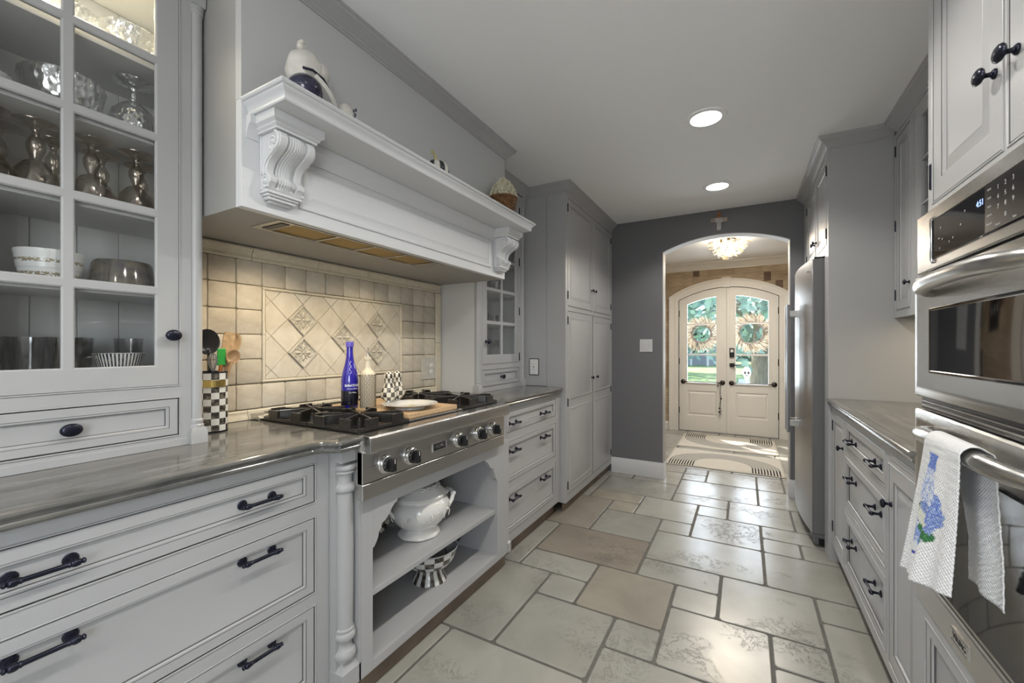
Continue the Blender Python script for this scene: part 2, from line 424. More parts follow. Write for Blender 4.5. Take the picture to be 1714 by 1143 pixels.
# ================================================================ FLOOR
struct(MB().box(WL-.1, 1.5, YN-.1, YF+.3, -.06, -.005).build('floor', M['grout']))
FLOOR = bpy.data.objects['floor']
GX = lambda i: -1.125+.2035*i
GY = lambda j: 1.487+.207*j
T_ = [(-1,0,1,3),(1,0,3,2),(1,2,2,3),(0,3,2,4),(-1,3,0,6),(0,4,3,6),(2,2,4,4),(3,1,4,2),(3,-2,6,1),(0,-3,3,0),(-1,-3,0,0),(4,1,6,3),(4,3,5,4),(3,4,5,5),
      (5,3,7,5),(6,2,7,3),(7,4,9,5),(7,1,9,4),(6,0,7,2),(3,5,6,7),(6,5,9,7),(1,6,3,8),(-1,6,1,9),(1,8,2,9),(0,9,2,10),(2,8,4,10),(3,7,4,8),(4,7,6,9),
      (4,9,5,10),(5,9,7,11),(3,10,5,11),(3,11,6,13),(6,11,9,13),(6,13,7,15),(4,13,6,15),(3,13,4,14),(0,10,3,12),(-1,12,1,14),(1,12,3,14),(-1,9,0,12),
      (6,8,9,9),(6,7,7,8),(7,7,9,8),(7,9,9,11),(3,14,4,15),(7,13,9,15)]
occ = {}
for k, (a, b, c, d) in enumerate(T_):
    for i in range(a, c):
        for j in range(b, d): occ[i, j] = k
rt = random.Random(11)
def fill(i0, i1, j0, j1):
    for j in range(j0, j1):
        for i in range(i0, i1):
            if (i, j) in occ: continue
            for w, h in rt.choice([[(3, 2), (2, 2), (2, 1), (1, 1)], [(2, 2), (1, 2), (1, 1)], [(2, 1), (1, 1)], [(2, 3), (2, 2), (1, 1)]]):
                if i+w <= i1 and j+h <= j1 and all((p, q) not in occ for p in range(i, i+w) for q in range(j, j+h)):
                    T_.append((i, j, i+w, j+h))
                    for p in range(i, i+w):
                        for q in range(j, j+h): occ[p, q] = -1
                    break
            else:
                T_.append((i, j, i+1, j+1)); occ[i, j] = -1
fill(-1, 9, -21, 15); fill(-2, 12, 15, 25)
brown = {(0, 4, 3, 6): (.80, .72, .66, 1), (-1, 6, 1, 9): (.82, .76, .70, 1), (2, 2, 4, 4): (1.0, .93, .86, 1), (0, 9, 2, 10): (.94, .88, .80, 1), (1, 8, 2, 9): (.94, .90, .84, 1)}
for k, (a, b, c, d) in enumerate(T_):
    x0, x1, y0, y1 = GX(a), GX(c), GY(b), GY(d)
    if a == -1: x0 = -1.33
    if c == 9: x1 = .62
    if a == -2: x0 = -1.44
    if c == 12: x1 = 1.32
    if d == 25: y1 = YF+.02
    g = .0060; rr = random.Random(k)
    def loop(ins, z, jit):
        P = []
        X0, X1, Y0, Y1 = x0+g+ins, x1-g-ins, y0+g+ins, y1-g-ins
        r = .010
        cs = [((X0, Y0), 1, 1), ((X1, Y0), -1, 1), ((X1, Y1), -1, -1), ((X0, Y1), 1, -1)]
        ed = [(1, 0), (0, 1), (-1, 0), (0, -1)]
        for q, ((cx, cy), sx, sy) in enumerate(cs):
            nx, ny = cs[(q+1) % 4][0]
            dx, dy = ed[q]; px, py = ed[q-1]
            P.append((cx-px*r, cy-py*r)); P.append((cx+dx*r, cy+dy*r))
            n = max(2, int((x1-x0 if q % 2 == 0 else y1-y0)/.05))
            for e in range(1, n):
                t = e/n; P.append((cx+(nx-cx)*t, cy+(ny-cy)*t))
        out = []
        for (x, y) in P:
            n1 = noise.noise(Vector((x*22, y*22, k)))*.0022+noise.noise(Vector((x*60, y*60, k+5)))*.0013
            mx, my = (x0+x1)/2-x, (y0+y1)/2-y; l = math.hypot(mx, my)+1e-6
            out.append((x+mx/l*(abs(n1)*jit), y+my/l*(abs(n1)*jit), z))
        return out
    dz = rr.uniform(-.0006, .0006)
    m = MB().loft([loop(0, -.007, 1), loop(0, -.0022+dz, 1), loop(.0028, dz, 1.2)], cap0=False)
    o = m.build('floor_tile', M['tile'], FLOOR, recalc=False)
    o.color = brown.get((a, b, c, d), (1, 1, 1, 1))
# ================================================================ CABINET PARTS
def frame(T, A0, A1, B0, B1, ops, parent, name='face_frame', th=.02, mt=None, bead=.005):
    """a flat frame with openings (a0,a1,b0,b1); every opening has a small bead"""
    xa = sorted({A0, A1, *[o[0] for o in ops], *[o[1] for o in ops]}); xb = sorted({B0, B1, *[o[2] for o in ops], *[o[3] for o in ops]})
    m = MB()
    def hole(i, j):
        if not (0 <= i < len(xa)-1 and 0 <= j < len(xb)-1): return None
        ca, cb = (xa[i]+xa[i+1])/2, (xb[j]+xb[j+1])/2
        return any(o[0] < ca < o[1] and o[2] < cb < o[3] for o in ops)
    for i in range(len(xa)-1):
        for j in range(len(xb)-1):
            if hole(i, j): continue
            a0, a1, b0, b1 = xa[i], xa[i+1], xb[j], xb[j+1]
            m.add([T(a0, b0, 0), T(a1, b0, 0), T(a1, b1, 0), T(a0, b1, 0), T(a0, b0, -th), T(a1, b0, -th), T(a1, b1, -th), T(a0, b1, -th)],
                  [(0, 1, 2, 3), (7, 6, 5, 4)]+([(0, 3, 7, 4)] if hole(i-1, j) is not False else [])+([(1, 5, 6, 2)] if hole(i+1, j) is not False else [])
                  + ([(0, 4, 5, 1)] if hole(i, j-1) is not False else [])+([(3, 2, 6, 7)] if hole(i, j+1) is not False else []))
    for o in ops:
        if bead: m.rings(T, *o, [(0, -.004), (.0006, .0015), (.0022, .0026), (.004, .002), (.0046, 0), (.005, -.0005), (.005, -.018)], False, False, dark=(4, 5))
    me = m.build(name, [mt or M['cab'], M['glaze']], parent, smooth=35)
    return me
FLAT = [(.007, -.018), (.007, -.0015), (.0085, 0)]
def flatprof(w):   # recessed flat panel with a small moulding
    return FLAT+[(w, 0), (w+.0010, -.0015), (w+.005, -.0018), (w+.008, -.005), (w+.0092, -.0092), (w+.0100, -.0095)]
def raisedprof(w, r=.022):   # raised and fielded panel
    return FLAT+[(w, 0), (w+.0010, -.0015), (w+.005, -.002), (w+.008, -.008), (w+.0092, -.0085), (w+.011+r, -.0035), (w+.0125+r, -.0025)]
def front(T, a0, a1, b0, b1, prof, parent, name, mt=None):
    return MB().rings(T, a0, a1, b0, b1, prof, dark=(0, 3, 6) if len(prof) > 5 else (0,)).build(name, [mt or M['cab'], M['glaze']], parent, smooth=30)
def pull(T, a, b, parent, L=.083, s=1.28):
    """bar pull: two flanged posts, a bar with turned ends; bar runs along a"""
    m = MB(); st = .030
    for q in (-L/2, L/2):
        m.lathe([(.0105*s, 0), (.0105*s, .0015), (.009*s, .003), (.0085*s, .0045), (.0045*s, .006), (.0035*s, .012), (.0045*s, st-.006), (.006*s, st-.002), (.0055*s, st+.004), (.001, st+.006)], 14,
                T=lambda x, y, z: T(a+q+x, b+y, z))
    e = L/2
    pr = [(.001, -e-.016), (.004, -e-.0145), (.005, -e-.012), (.004, -e-.0095), (.0032, -e-.0085), (.0055, -e-.007), (.0062, -e-.004), (.0062, -e+.004), (.005, -e+.006), (.0048, -e+.0075), (.0056, -e+.009), (.0046, -e+.011), (.0042, -e+.013)]
    pr = pr+[(r, -z) for r, z in pr[::-1]]
    m.lathe([(r*s*.95, z) for r, z in pr], 12, T=lambda x, y, z: T(a+z, b+y, st+x))
    return m.build('handle', M['iron'], parent, smooth=50)
def knob(T, a, b, parent, s=1.0, oval=1.0):
    m = MB()
    m.lathe([(.010*s, 0), (.0105*s, .0025*s), (.0085*s, .005*s), (.006*s, .0065*s), (.0048*s, .009*s), (.0048*s, .014*s), (.008*s, .018*s), (.0145*s, .021*s), (.0165*s, .0245*s), (.0155*s, .028*s), (.011*s, .031*s), (.004*s, .0325*s), (.0002, .033*s)], 20,
            T=lambda x, y, z: T(a+x*(oval if z > .016*s else 1), b+y, z))
    return m.build('knob', M['iron'], parent, smooth=50)
def hinge(T, a, b, parent, h=.055):
    m = MB(); m.lathe([(.0005, -h/2-.004), (.003, -h/2-.002), (.003, -h/2), (.0045, -h/2), (.0045, h/2), (.003, h/2), (.003, h/2+.002), (.0005, h/2+.004)], 10, T=lambda x, y, z: T(a+x, b+z, .002+y))
    m.box(-.004, .009, -h/2, h/2, -.001, .0015, T=lambda x, y, z: T(a+x, b+y, z))
    return m.build('hinge', M['iron'], parent, smooth=40)
def drawer(T, a0, a1, b0, b1, parent, pulls=(), pb=None, w=.033, depth=.45):
    d = front(T, a0, a1, b0, b1, flatprof(w), parent, 'drawer')
    for a in pulls: pull(lambda x, y, z: T(x, y, z-.0095), a, pb, d)
    return d
def carcass(T, a0, a1, b0, b1, depth, parent, name='carcass', t=.018, back=True, shelves=(), top=True, mt=None, sides=(1, 1)):
    m = MB(); bx = lambda *q: m.box(*q, T=lambda x, y, z: T(x, z, y))
    if sides[0]: bx(a0, a0+t, -depth, -.02, b0, b1)
    if sides[1]: bx(a1-t, a1, -depth, -.02, b0, b1)
    bx(a0+t, a1-t, -depth, -.02, b0, b0+t)
    if top: bx(a0+t, a1-t, -depth, -.02, b1-t, b1)
    if back: bx(a0+t, a1-t, -depth, -depth+.006, b0+t, b1-t)
    for s in shelves: bx(a0+t, a1-t, -depth+.006, -.03, s-.018, s)
    return m.build(name, mt or M['cab'], parent)
CROWN = [(0, 2.374), (.004, 2.374), (.005, 2.381), (.012, 2.386), (.013, 2.392), (.022, 2.398), (.036, 2.414), (.047, 2.420), (.049, 2.428), (.054, 2.431), (.055, 2.4395), (0, 2.4395)]
TOEZ = .10

# ================================================================ LEFT: DRAWER BASE (nearest)
XB = -1.205; T = LF(XB)
b = thing('base_cabinet', (XB, .48, 0), 'wide white three-drawer base cabinet under the near left grey countertop', 'cabinet')
frame(T, .03, .918, TOEZ, .897, [(.09, .870, .732, .862), (.09, .870, .443, .692), (.09, .870, .145, .409)], b)
for (b0, b1, pb) in ((.732, .862, .797), (.443, .692, .64), (.145, .409, .364)): drawer(T, .09, .870, b0, b1, b, (.27, .69), pb)
carcass(T, .03, .918, TOEZ, .897, .57, b)
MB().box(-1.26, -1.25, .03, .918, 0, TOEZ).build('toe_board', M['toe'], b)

# ---------------- cabinet under the rangetop, open shelves, turned corner post
XR = -1.14; T = LF(XR)
b = thing('range_base_cabinet', (XR, 1.45, 0), 'white open-shelf base cabinet with scalloped apron and turned post under the rangetop', 'cabinet')
# face: stiles, bottom rail, scalloped apron as one outline
oa, ob, za, zb = 1.046, 1.895, .664, .134
def bracket(x0, sgn):
    P = [(0, .528), (.006, .530), (.018, .545), (.026, .562), (.028, .575), (.036, .580), (.040, .588), (.042, .600), (.055, .604), (.066, .610), (.080, .624), (.094, .642), (.106, .652), (.118, .656), (.120, .664)]
    return [(x0+sgn*p, q) for p, q in P]
lb = bracket(oa, 1); rb = bracket(ob, -1)
m = MB()
m.prism([(.996, TOEZ), (oa, TOEZ), (oa, .528), (oa, .722), (.996, .722)], T, -.02, 0)
m.prism([(ob, TOEZ), (2.004, TOEZ), (2.004, .722), (ob, .722)], T, -.02, 0)
m.prism([(oa, TOEZ), (ob, TOEZ), (ob, zb), (oa, zb)], T, -.02, 0)
m.build('face_frame', M['cab'], b, bevel=.001)
m = MB()
def strip(P, top):
    for (a0, z0), (a1, z1) in zip(P[:-1], P[1:]):
        if abs(a1-a0) < 1e-6: continue
        m.loft([[T(a0, z0, -.02), T(a0, z0, 0), T(a0, top, 0), T(a0, top, -.02)], [T(a1, z1, -.02), T(a1, z1, 0), T(a1, top, 0), T(a1, top, -.02)]])
strip(lb+rb[::-1], .722)
m.build('apron', M['cab'], b, smooth=20)
m = MB(); m.box(-1.74, -1.16, 1.026, 1.046, TOEZ, .72).box(-1.74, -1.16, 1.895, 1.915, TOEZ, .72).box(-1.76, -1.74, 1.026, 1.915, TOEZ, .72).box(-1.74, XR-.02, 1.046, 1.895, TOEZ, zb-.004)
m.build('carcass', M['cab'], b)
MB().box(-1.74, -1.150, 1.047, 1.894, .352, .374).build('shelf', M['cab'], b, bevel=.002)
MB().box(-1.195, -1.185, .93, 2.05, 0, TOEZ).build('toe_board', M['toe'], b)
# post
m = MB(); m.box(-1.22, -1.176, .920, 1.0, TOEZ, .897).box(-1.20, -1.142, .9885, .9955, TOEZ, .897)
m.box(-1.22, -1.142, .919, .996, .856, .897)
def chamfer_block(z0, z1, zc):   # square block whose inner end is cut back to the shaft
    x0, x1, y0, y1 = -1.21, -1.142, .919, .996
    m.loft([[(x0, y0, z0), (x1, y0, z0), (x1, y1, z0), (x0, y1, z0)], [(x0, y0, z1), (x1, y0, z1), (x1, y1, z1), (x0, y1, z1)], [(x0, y0+.0, zc), (x1-.034, y0+.034, zc), (x1-.034, y1, zc), (x0, y1, zc)]])
chamfer_block(TOEZ, .160, .192); chamfer_block(.856, .855, .835)
pp = []
def torus_(z0, z1, r0, r1):
    for q in range(7): t = pi*q/6; pp.append((r0+(r1-r0)*sin(t), z0+(z1-z0)*(1-cos(t))/2))
pp.append((.030, .188)); torus_(.192, .226, .029, .0385); pp += [(.027, .228), (.0245, .240), (.0255, .252)]; torus_(.256, .286, .028, .0375); pp += [(.0325, .288), (.0325, .294), (.0285, .298), (.0285, .33), (.0300, .48), (.0300, .60), (.0280, .745)]
torus_(.749, .777, .028, .0375); pp += [(.0255, .779), (.0245, .790), (.0265, .806)]; torus_(.810, .822, .0285, .0335); torus_(.822, .842, .031, .0385)
m.lathe(pp, 36, (-1.178, .957, 0))
m.build('post', M['cab'], b, smooth=35)
m = MB(); m.box(-1.21, -1.146, 2.006, 2.026, .155, .72); m.loft([[(-1.21, 2.005, z), (XR+o, 2.005, z), (XR+o, 2.034, z), (-1.21, 2.034, z)] for z, o in ((.10, .004), (.148, .004), (.152, -.002), (.160, -.010), (.166, -.012), (.172, -.006))])
m.build('pilaster', M['cab'], b, smooth=30)

# ---------------- drawers right of the range
XD = -1.19; T = LF(XD)
b = thing('base_cabinet', (XD, 2.42, 0), 'white three-drawer base cabinet between the rangetop and the tall pantry', 'cabinet')
frame(T, 2.034, 2.878, TOEZ, .897, [(2.07, 2.79, .732, .862), (2.07, 2.79, .443, .692), (2.07, 2.79, .145, .409)], b)
for (b0, b1, pb) in ((.732, .862, .785), (.443, .692, .623), (.145, .409, .343)): drawer(T, 2.07, 2.79, b0, b1, b, (2.165, 2.595), pb)
carcass(T, 2.036, 2.878, TOEZ, .897, .57, b)
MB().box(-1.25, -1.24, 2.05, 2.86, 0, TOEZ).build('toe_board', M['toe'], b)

# ================================================================ COUNTERTOPS
OG = [(-.05, .898), (.0, .898), (.0055, .9005), (.009, .906), (.0095, .911), (.006, .9155), (.005, .918), (.0085, .920), (.0145, .9225), (.0175, .927), (.017, .932), (.013, .9355), (.008, .9365), (-.02, .9365)]
def counter(name, pth, back, label, flip):
    m = MB(); m.sweep(pth, OG, cap=True, flip=flip)
    # top and underside polygons follow the inner edge of the moulding
    P = [Vector(p) for p in pth]; ins = []
    for i in range(len(P)):
        a = P[i-1] if i else None; c = P[i+1] if i < len(P)-1 else None
        if a is None: d = (c-P[i]).normalized(); n = Vector((d.y, -d.x)); k = 1
        elif c is None: d = (P[i]-a).normalized(); n = Vector((d.y, -d.x)); k = 1
        else:
            d1 = (P[i]-a).normalized(); d2 = (c-P[i]).normalized(); n1 = Vector((d1.y, -d1.x)); n = (n1+Vector((d2.y, -d2.x))).normalized(); k = 1/max(.3, n.dot(n1))
        ins.append((P[i]+n*flip*k*-.019))
    poly = [(p.x, p.y) for p in ins]+back
    m.loft([[(x, y, .8985) for x, y in poly], [(x, y, .9365) for x, y in poly]])
    o = m.build(name, M['counter'], smooth=35); tag(o, label, 'countertop'); return o
pl = [(-1.178, .03), (-1.178, .825), (-1.174, .845), (-1.160, .865), (-1.140, .877), (-1.122, .884), (-1.116, .890), (-1.116, .964)]
counter('countertop', pl, [(-1.779, .964), (-1.779, .03)], 'polished grey veined stone countertop left of the rangetop', 1)
pr_ = [(-1.166, 1.925), (-1.166, 2.80)]+[(-1.201+.035*cos(t), 2.825+.035*sin(t)) for t in [radians(q) for q in (0, 22, 45, 67, 90)]]+[(-1.30, 2.860)]
pr_ = [(x, min(y, 2.860)) for x, y in pr_]
counter('countertop', pr_, [(-1.779, 2.878), (-1.779, 1.925)], 'short grey stone countertop with rounded corner between rangetop and tall pantry', 1)
counter('countertop', [(.428, 2.998), (.428, 1.60)], [(1.059, 1.60), (1.059, 2.998)], 'honed grey-brown stone countertop on the right beside the refrigerator', 1)

# ================================================================ GLASS DISPLAY CABINETS
XG = -1.485
ROWS = [1.177, 1.396, 1.620, 1.841, 2.064, 2.28]
def display(y0, y1, dy0, dy1, my, name, label, hinge_side, knob_y, dknob):
    T = LF(XG)
    b = thing(name, (XG, (y0+y1)/2, .9365), label, 'cabinet')
    mw = .0175; zt = 2.335
    frame(T, y0+.035, y1-.035, .937, 2.375, [(dy0-.006, dy1+.006, 1.116, zt+.006), (dy0-.006, dy1+.006, .966, 1.086)], b, bead=.005)
    # door with glazing bars: outer ring + bars
    st = .052
    m = MB(); T2 = T; g0, g1 = dy0+st, dy1-st
    cells = []
    for r in range(5):
        z0, z1 = ROWS[r]+(mw/2 if r else 0), ROWS[r+1]-mw/2
        for (a0, a1) in ((g0, my-mw/2), (my+mw/2, g1)): cells.append((a0, a1, z0, z1))
    d = frame(T, dy0, dy1, 1.122, zt, cells, b, 'glass_door', th=.018, bead=0)
    d.location = d.location
    mm = MB()
    for c in cells: mm.rings(T, *c, [(0, 0), (.0035, -.003), (.0035, -.010)], False, False)
    mm.build('glazing_bead', M['cab'], d)
    for (a0, a1, z0, z1) in cells:
        MB().box(a0+.0035, a1-.0035, z0+.0035, z1-.0035, -.0115, -.009, T=T).build('pane', M['glass'], d)
    knob(T, knob_y, 1.268, d, oval=1.25)
    hy = dy1+.002 if hinge_side > 0 else dy0-.002
    for z in (1.16, 1.50, 1.87, 2.25): hinge(T, hy, z, d)
    dr = front(T, dy0-.006, dy1+.006, .966, 1.086, flatprof(.028), b, 'drawer'); knob(lambda x, y, z: T(x, y, z-.0095), dknob, 1.026, dr, oval=1.3)
    # carcass, beadboard back
    m = MB(); t = .016
    m.box(WL+.001, XG-.02, y0, y0+t, .937, 2.375).box(WL+.001, XG-.02, y1-t, y1, .937, 2.375).box(WL+.001, XG-.02, y0+t, y1-t, 2.31, 2.375)
    m.box(WL+.001, XG-.02, y0+t, y1-t, 1.098, 1.160)
    m.build('carcass', M['inside'], b)
    n = int((y1-y0-2*t)/.088); w = (y1-y0-2*t)/n
    for k in range(n):
        a = y0+t+k*w
        MB().rings(lambda p, q, r: (WL+.001+r, p, q), a+.0006, a+w-.0006, 1.161, 2.309, [(0, 0), (0, .006), (.0018, .008)]).build('back_board', M['inside'], b)
    for z in (1.395, 1.618, 1.842, 2.062):
        MB().box(WL+.012, XG-.028, y0+t, y1-t, z-.017, z).build('shelf', M['inside'], b, bevel=.001)
    # quarter columns at both edges, with cap and base block
    for yc, s in ((y0+.019, 1), (y1-.019, -1)):
        m = MB(); m.box(XG-.03, XG-.008, yc-.018, yc+.017, .937, 2.375)
        m.lathe([(.021, .985), (.021, .993), (.018, .996), (.0195, 1.001), (.0195, 1.008), (.0165, 1.012), (.0165, 2.262), (.0195, 2.266), (.0195, 2.274), (.018, 2.278), (.021, 2.281), (.021, 2.288)], 20, (XG-.008, yc, 0))
        m.box(XG-.03, XG+.014, yc-.019, yc+.018, 2.288, 2.375)
        m.loft([[(XG-.03, yc-q, z), (XG-.006+q, yc-q, z), (XG-.006+q, yc+q, z), (XG-.03, yc+q, z)] for z, q in ((.937, .0225), (.972, .0225), (.985, .0185))])
        m.build('corner_column', M['cab'], b, smooth=35)
    m = MB(); m.box(XG-.02, XG+.004, y0+.04, y1-.04, .937, .958); m.build('base_rail', M['cab'], b, bevel=.001)
    m = MB(); m.sweep([(XG+.010, y0), (XG+.010, y1)], CROWN); m.build('crown_molding', M['cab'], b, smooth=30)
    return b
GL = display(.065, .679, .144, .611, .377, 'display_cabinet', 'tall white glass-door cabinet full of crystal standing on the near left countertop', -1, .590, .379)
GR = display(2.213, 2.865, 2.281, 2.781, 2.53, 'display_cabinet', 'slim white glass-door cabinet beyond the hood, beside the outlet', 1, 2.317, 2.53)
lamp('cabinet_lamp', 'AREA', (-1.62, .38, 2.305), 3.2, (1, .86, .60), (0, 0, 0), .25, spread=radians(130))

# ================================================================ PANTRY
XP = -1.15; T = LF(XP)
b = thing('pantry_cabinet', (XP, 3.5, 0), 'tall white four-door pantry cabinet with black knobs against the charcoal wall', 'cabinet')
ops = [(2.922, 3.502, 1.535, 2.352), (3.522, 4.070, 1.535, 2.352), (2.922, 3.511, .130, 1.506), (3.513, 4.070, .130, 1.506)]
frame(T, 2.88, YB-.001, TOEZ-.02, 2.375, ops[:2]+[(2.922, 4.070, .130, 1.506)], b)
for k, o in enumerate(ops):
    if k < 2: d = front(T, *o, raisedprof(.052, .018), b, 'door')
    else:
        d = front(T, *o, FLAT+[(.045, 0)], b, 'door')
        for z0, z1 in ((.175, .775), (.835, 1.462)):
            MB().rings(T, o[0]+.045, o[1]-.045, z0, z1, [(0, .0002), (.006, .0042), (.011, .0042), (.017, .0010), (.020, .0008), (.038, .0048), (.040, .0054)], False).build('raised_panel', M['cab'], d, smooth=30)
    ky = {0: 3.475, 1: 3.552, 2: 3.475, 3: 3.60}[k]; kz = 1.715 if k < 2 else .97
    knob(T, ky, kz, d, .8)
    hy = o[0]+.001 if k in (0, 2) else o[1]-.001
    for z in ((1.62, 2.27) if k < 2 else (.20, .82, 1.43)): hinge(T, hy, z, d)
m = MB(); m.box(WL+.001, XP-.022, 2.90, YB-.001, .08, 2.375); m.build('carcass', M['glaze'], b)
m = MB(); m.box(WL+.001, -1.303, 2.882, 2.90, .937, 2.375).box(-1.301, XP-.001, 2.882, 2.90, .08, 2.375); m.build('side_panel', M['cab'], b, bevel=.001)
MB().box(-1.20, -1.185, 2.93, YB-.001, 0, .08).build('toe_board', M['toe'], b)
m = MB(); m.sweep([(XG+.012, 2.881), (XP, 2.881), (XP, YB-.001)], CROWN, flip=1); m.build('crown_molding', M['cab'], b, smooth=30)
# ================================================================ RANGE HOOD
XH, HY0, HY1, HZ = -1.28, .681, 2.212, 1.645
M['chim'] = mat('chimney_paint', (.50, .505, .505), .4)  # hood paint darkened: shade on the upper front is put into its colour
M['chim2'] = mat('hood_side_paint', (.33, .325, .315), .45)  # side panels coloured darker so they look dimmer than the front board
hb = thing('range_hood', (XH, 1.45, HZ), 'big white wooden mantel hood with carved corbels over the rangetop', 'range hood')
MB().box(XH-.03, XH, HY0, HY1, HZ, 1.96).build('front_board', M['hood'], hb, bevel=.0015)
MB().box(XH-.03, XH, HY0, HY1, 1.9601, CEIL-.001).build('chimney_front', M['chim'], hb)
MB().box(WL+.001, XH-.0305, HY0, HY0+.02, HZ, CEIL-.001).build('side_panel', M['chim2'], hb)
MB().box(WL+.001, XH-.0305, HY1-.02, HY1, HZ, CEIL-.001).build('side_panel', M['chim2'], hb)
VY0, VY1, VX0, VX1 = .815, 1.66, -1.475, -1.315
m = MB()
m.box(WL+.001, VX0, HY0+.02, HY1-.02, HZ+.001, HZ+.018).box(VX1, XH-.03, HY0+.02, HY1-.02, HZ+.001, HZ+.018).box(VX0, VX1, HY0+.02, VY0, HZ+.001, HZ+.018).box(VX0, VX1, VY1, HY1-.02, HZ+.001, HZ+.018)
m.build('hood_underside', M['wall'], hb)
T = LF(XH)
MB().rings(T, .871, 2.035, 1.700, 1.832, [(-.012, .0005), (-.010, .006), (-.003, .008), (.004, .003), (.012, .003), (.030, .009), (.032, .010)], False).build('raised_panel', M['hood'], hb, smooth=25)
m = MB(); m.sweep([(XH, HY0+.012), (XH, HY1-.01)], [(0, 1.850), (.003, 1.850), (.006, 1.862), (.016, 1.884), (.024, 1.890), (.026, 1.913), (0, 1.913)]); m.build('cove_molding', M['hood'], hb, smooth=30)
m = MB(); m.sweep([(WL, HY0), (XH, HY0), (XH, HY1), (WL, HY1)][1:4] if 0 else [(XH, HY0), (XH, HY1), (-1.42, HY1)], CROWN); m.build('crown_molding', M['cab'], hb, smooth=30)
# mantel shelf
m = MB()
MP = [(-.03, 1.914), (.0, 1.914), (.002, 1.918), (.001, 1.922), (.002, 1.930), (.006, 1.939), (.012, 1.944), (.0135, 1.947), (.0135, 1.949), (.019, 1.951), (.022, 1.956), (.021, 1.961), (.017, 1.9635), (-.03, 1.9635)]
pth = [(XH, .700), (-1.102, .700), (-1.102, 2.214), (XH, 2.214)]
m.sweep(pth, MP)
m.box(XH, -1.128, .726, 2.188, 1.9141, 1.9633)
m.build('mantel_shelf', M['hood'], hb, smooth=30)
# corbels
def corbel(y0):
    w = .112; pr = MB()
    # cap block
    yc = y0+w/2
    capP = [(0, 1.868), (.004, 1.868), (.004, 1.874), (.010, 1.878), (.010, 1.884), (.019, 1.890), (.020, 1.9135), (0, 1.9135)]
    m = MB(); m.sweep([(XH+.0, y0-.006), (XH+.098, y0-.006), (XH+.098, y0+w+.006), (XH, y0+w+.006)], capP)
    m.box(XH, XH+.098, y0-.006, y0+w+.006, 1.868, 1.9135)
    root = m.build('corbel', M['hood'], hb, smooth=30)
    out = [(.000, 1.868), (.088, 1.868), (.100, 1.862), (.107, 1.850), (.107, 1.836), (.100, 1.822), (.084, 1.811), (.064, 1.801), (.046, 1.788), (.036, 1.772), (.034, 1.758), (.044, 1.747), (.056, 1.738), (.053, 1.727), (.044, 1.720), (.040, 1.712), (.036, 1.706), (.000, 1.706)]
    T3 = lambda a, b, c: (XH+a, c, b)
    m = MB()
    inner = [(max(0, a-.012) if 1.715 < b < 1.866 else a, b) for a, b in out]
    for c0, c1, P in ((y0, y0+.024, out), (y0+w-.024, y0+w, out)): m.prism(P, T3, c0, c1)
    for q in range(9):
        k = sin(pi*(q+.5)/9)**.7; c0 = y0+.024+(w-.048)*q/9
        m.prism([(max(0, a-.013+.014*k) if 1.715 < b < 1.866 else a, b) for a, b in out], T3, c0, c0+(w-.048)/9)
    # rounded central swell down the front
    cen = [(a, b) for a, b in inner[2:-2]]
    # stepped foot
    for z0, z1, o, q in ((1.697, 1.706, .040, 0), (1.690, 1.697, .034, .006), (1.681, 1.690, .028, .012), (1.674, 1.681, .018, .022)): m.box(XH, XH+o, y0+q, y0+w-q, z0, z1)
    m.build('scroll', M['hood'], root, smooth=30, bevel=.002)
    m = None
    def spiral(cx, cz, r, turns, a0, side, rt):
        n = int(26*turns); P = []
        for i in range(n+1):
            t = i/n; rr = r*(1-t*.85); a = a0-side*0-2*pi*turns*t
            P.append((XH+cx+rr*cos(a), ys, cz+rr*sin(a)))
        m.tube(P, [rt*(1-.5*i/n) for i in range(n+1)], 7)
        m.sphere((XH+cx, ys, cz), .007, 10, 6)
    for ys, sd in ((y0-.001, -1), (y0+w+.001, 1)):
        m = MB()
        spiral(.072, 1.838, .030, 1.5, radians(70), 1, .0055); spiral(.034, 1.730, .019, 1.4, radians(-60), 1, .0045)
        m.tube([(XH+a-.012, ys, b) for a, b in out[5:12]], .005, 7)
        m.tube([(XH+.012, ys, 1.865), (XH+.012, ys, 1.80), (XH+.012, ys, 1.75)], .003, 6)
        m.build('volute', M['hood'], root, smooth=60)
corbel(.733); corbel(2.083)
# vent insert with filters
v = thing('vent_insert', (-1.39, 1.24, HZ), 'stainless vent insert with amber mesh filters set in the hood underside', 'range vent')
m = MB()
e = .012
m.box(VX0, VX1, VY0, VY0+.06, HZ-.002, HZ+.012).box(VX0, VX1, VY1-.06, VY1, HZ-.002, HZ+.012).box(VX0, VX0+.016, VY0+.06, VY1-.06, HZ-.002, HZ+.012).box(VX1-.010, VX1, VY0+.06, VY1-.06, HZ-.002, HZ+.012)
ys = [VY0+.06, 1.055, 1.235, 1.415, VY1-.06]
for y in ys[1:-1]: m.box(VX0+.016, VX1-.01, y-.006, y+.006, HZ-.001, HZ+.010)
m.build('frame', M['ss'], v, bevel=.0008)
MB().box(VX0, VX1, VY0, VY1, HZ+.05, HZ+.055).build('cover', M['gap'], v)
filt = mat('amber_filter_mesh', (.50, .34, .13), .6, metal=.35)
nt = filt.node_tree; p = nt.nodes['Principled BSDF']; ck = nt.nodes.new('ShaderNodeTexChecker'); tc = nt.nodes.new('ShaderNodeTexCoord')
ck.inputs['Scale'].default_value = 260; ck.inputs[1].default_value = (.62, .45, .18, 1); ck.inputs[2].default_value = (.16, .09, .025, 1)
nt.links.new(tc.outputs['Object'], ck.inputs[0]); nt.links.new(ck.outputs[0], p.inputs['Base Color'])
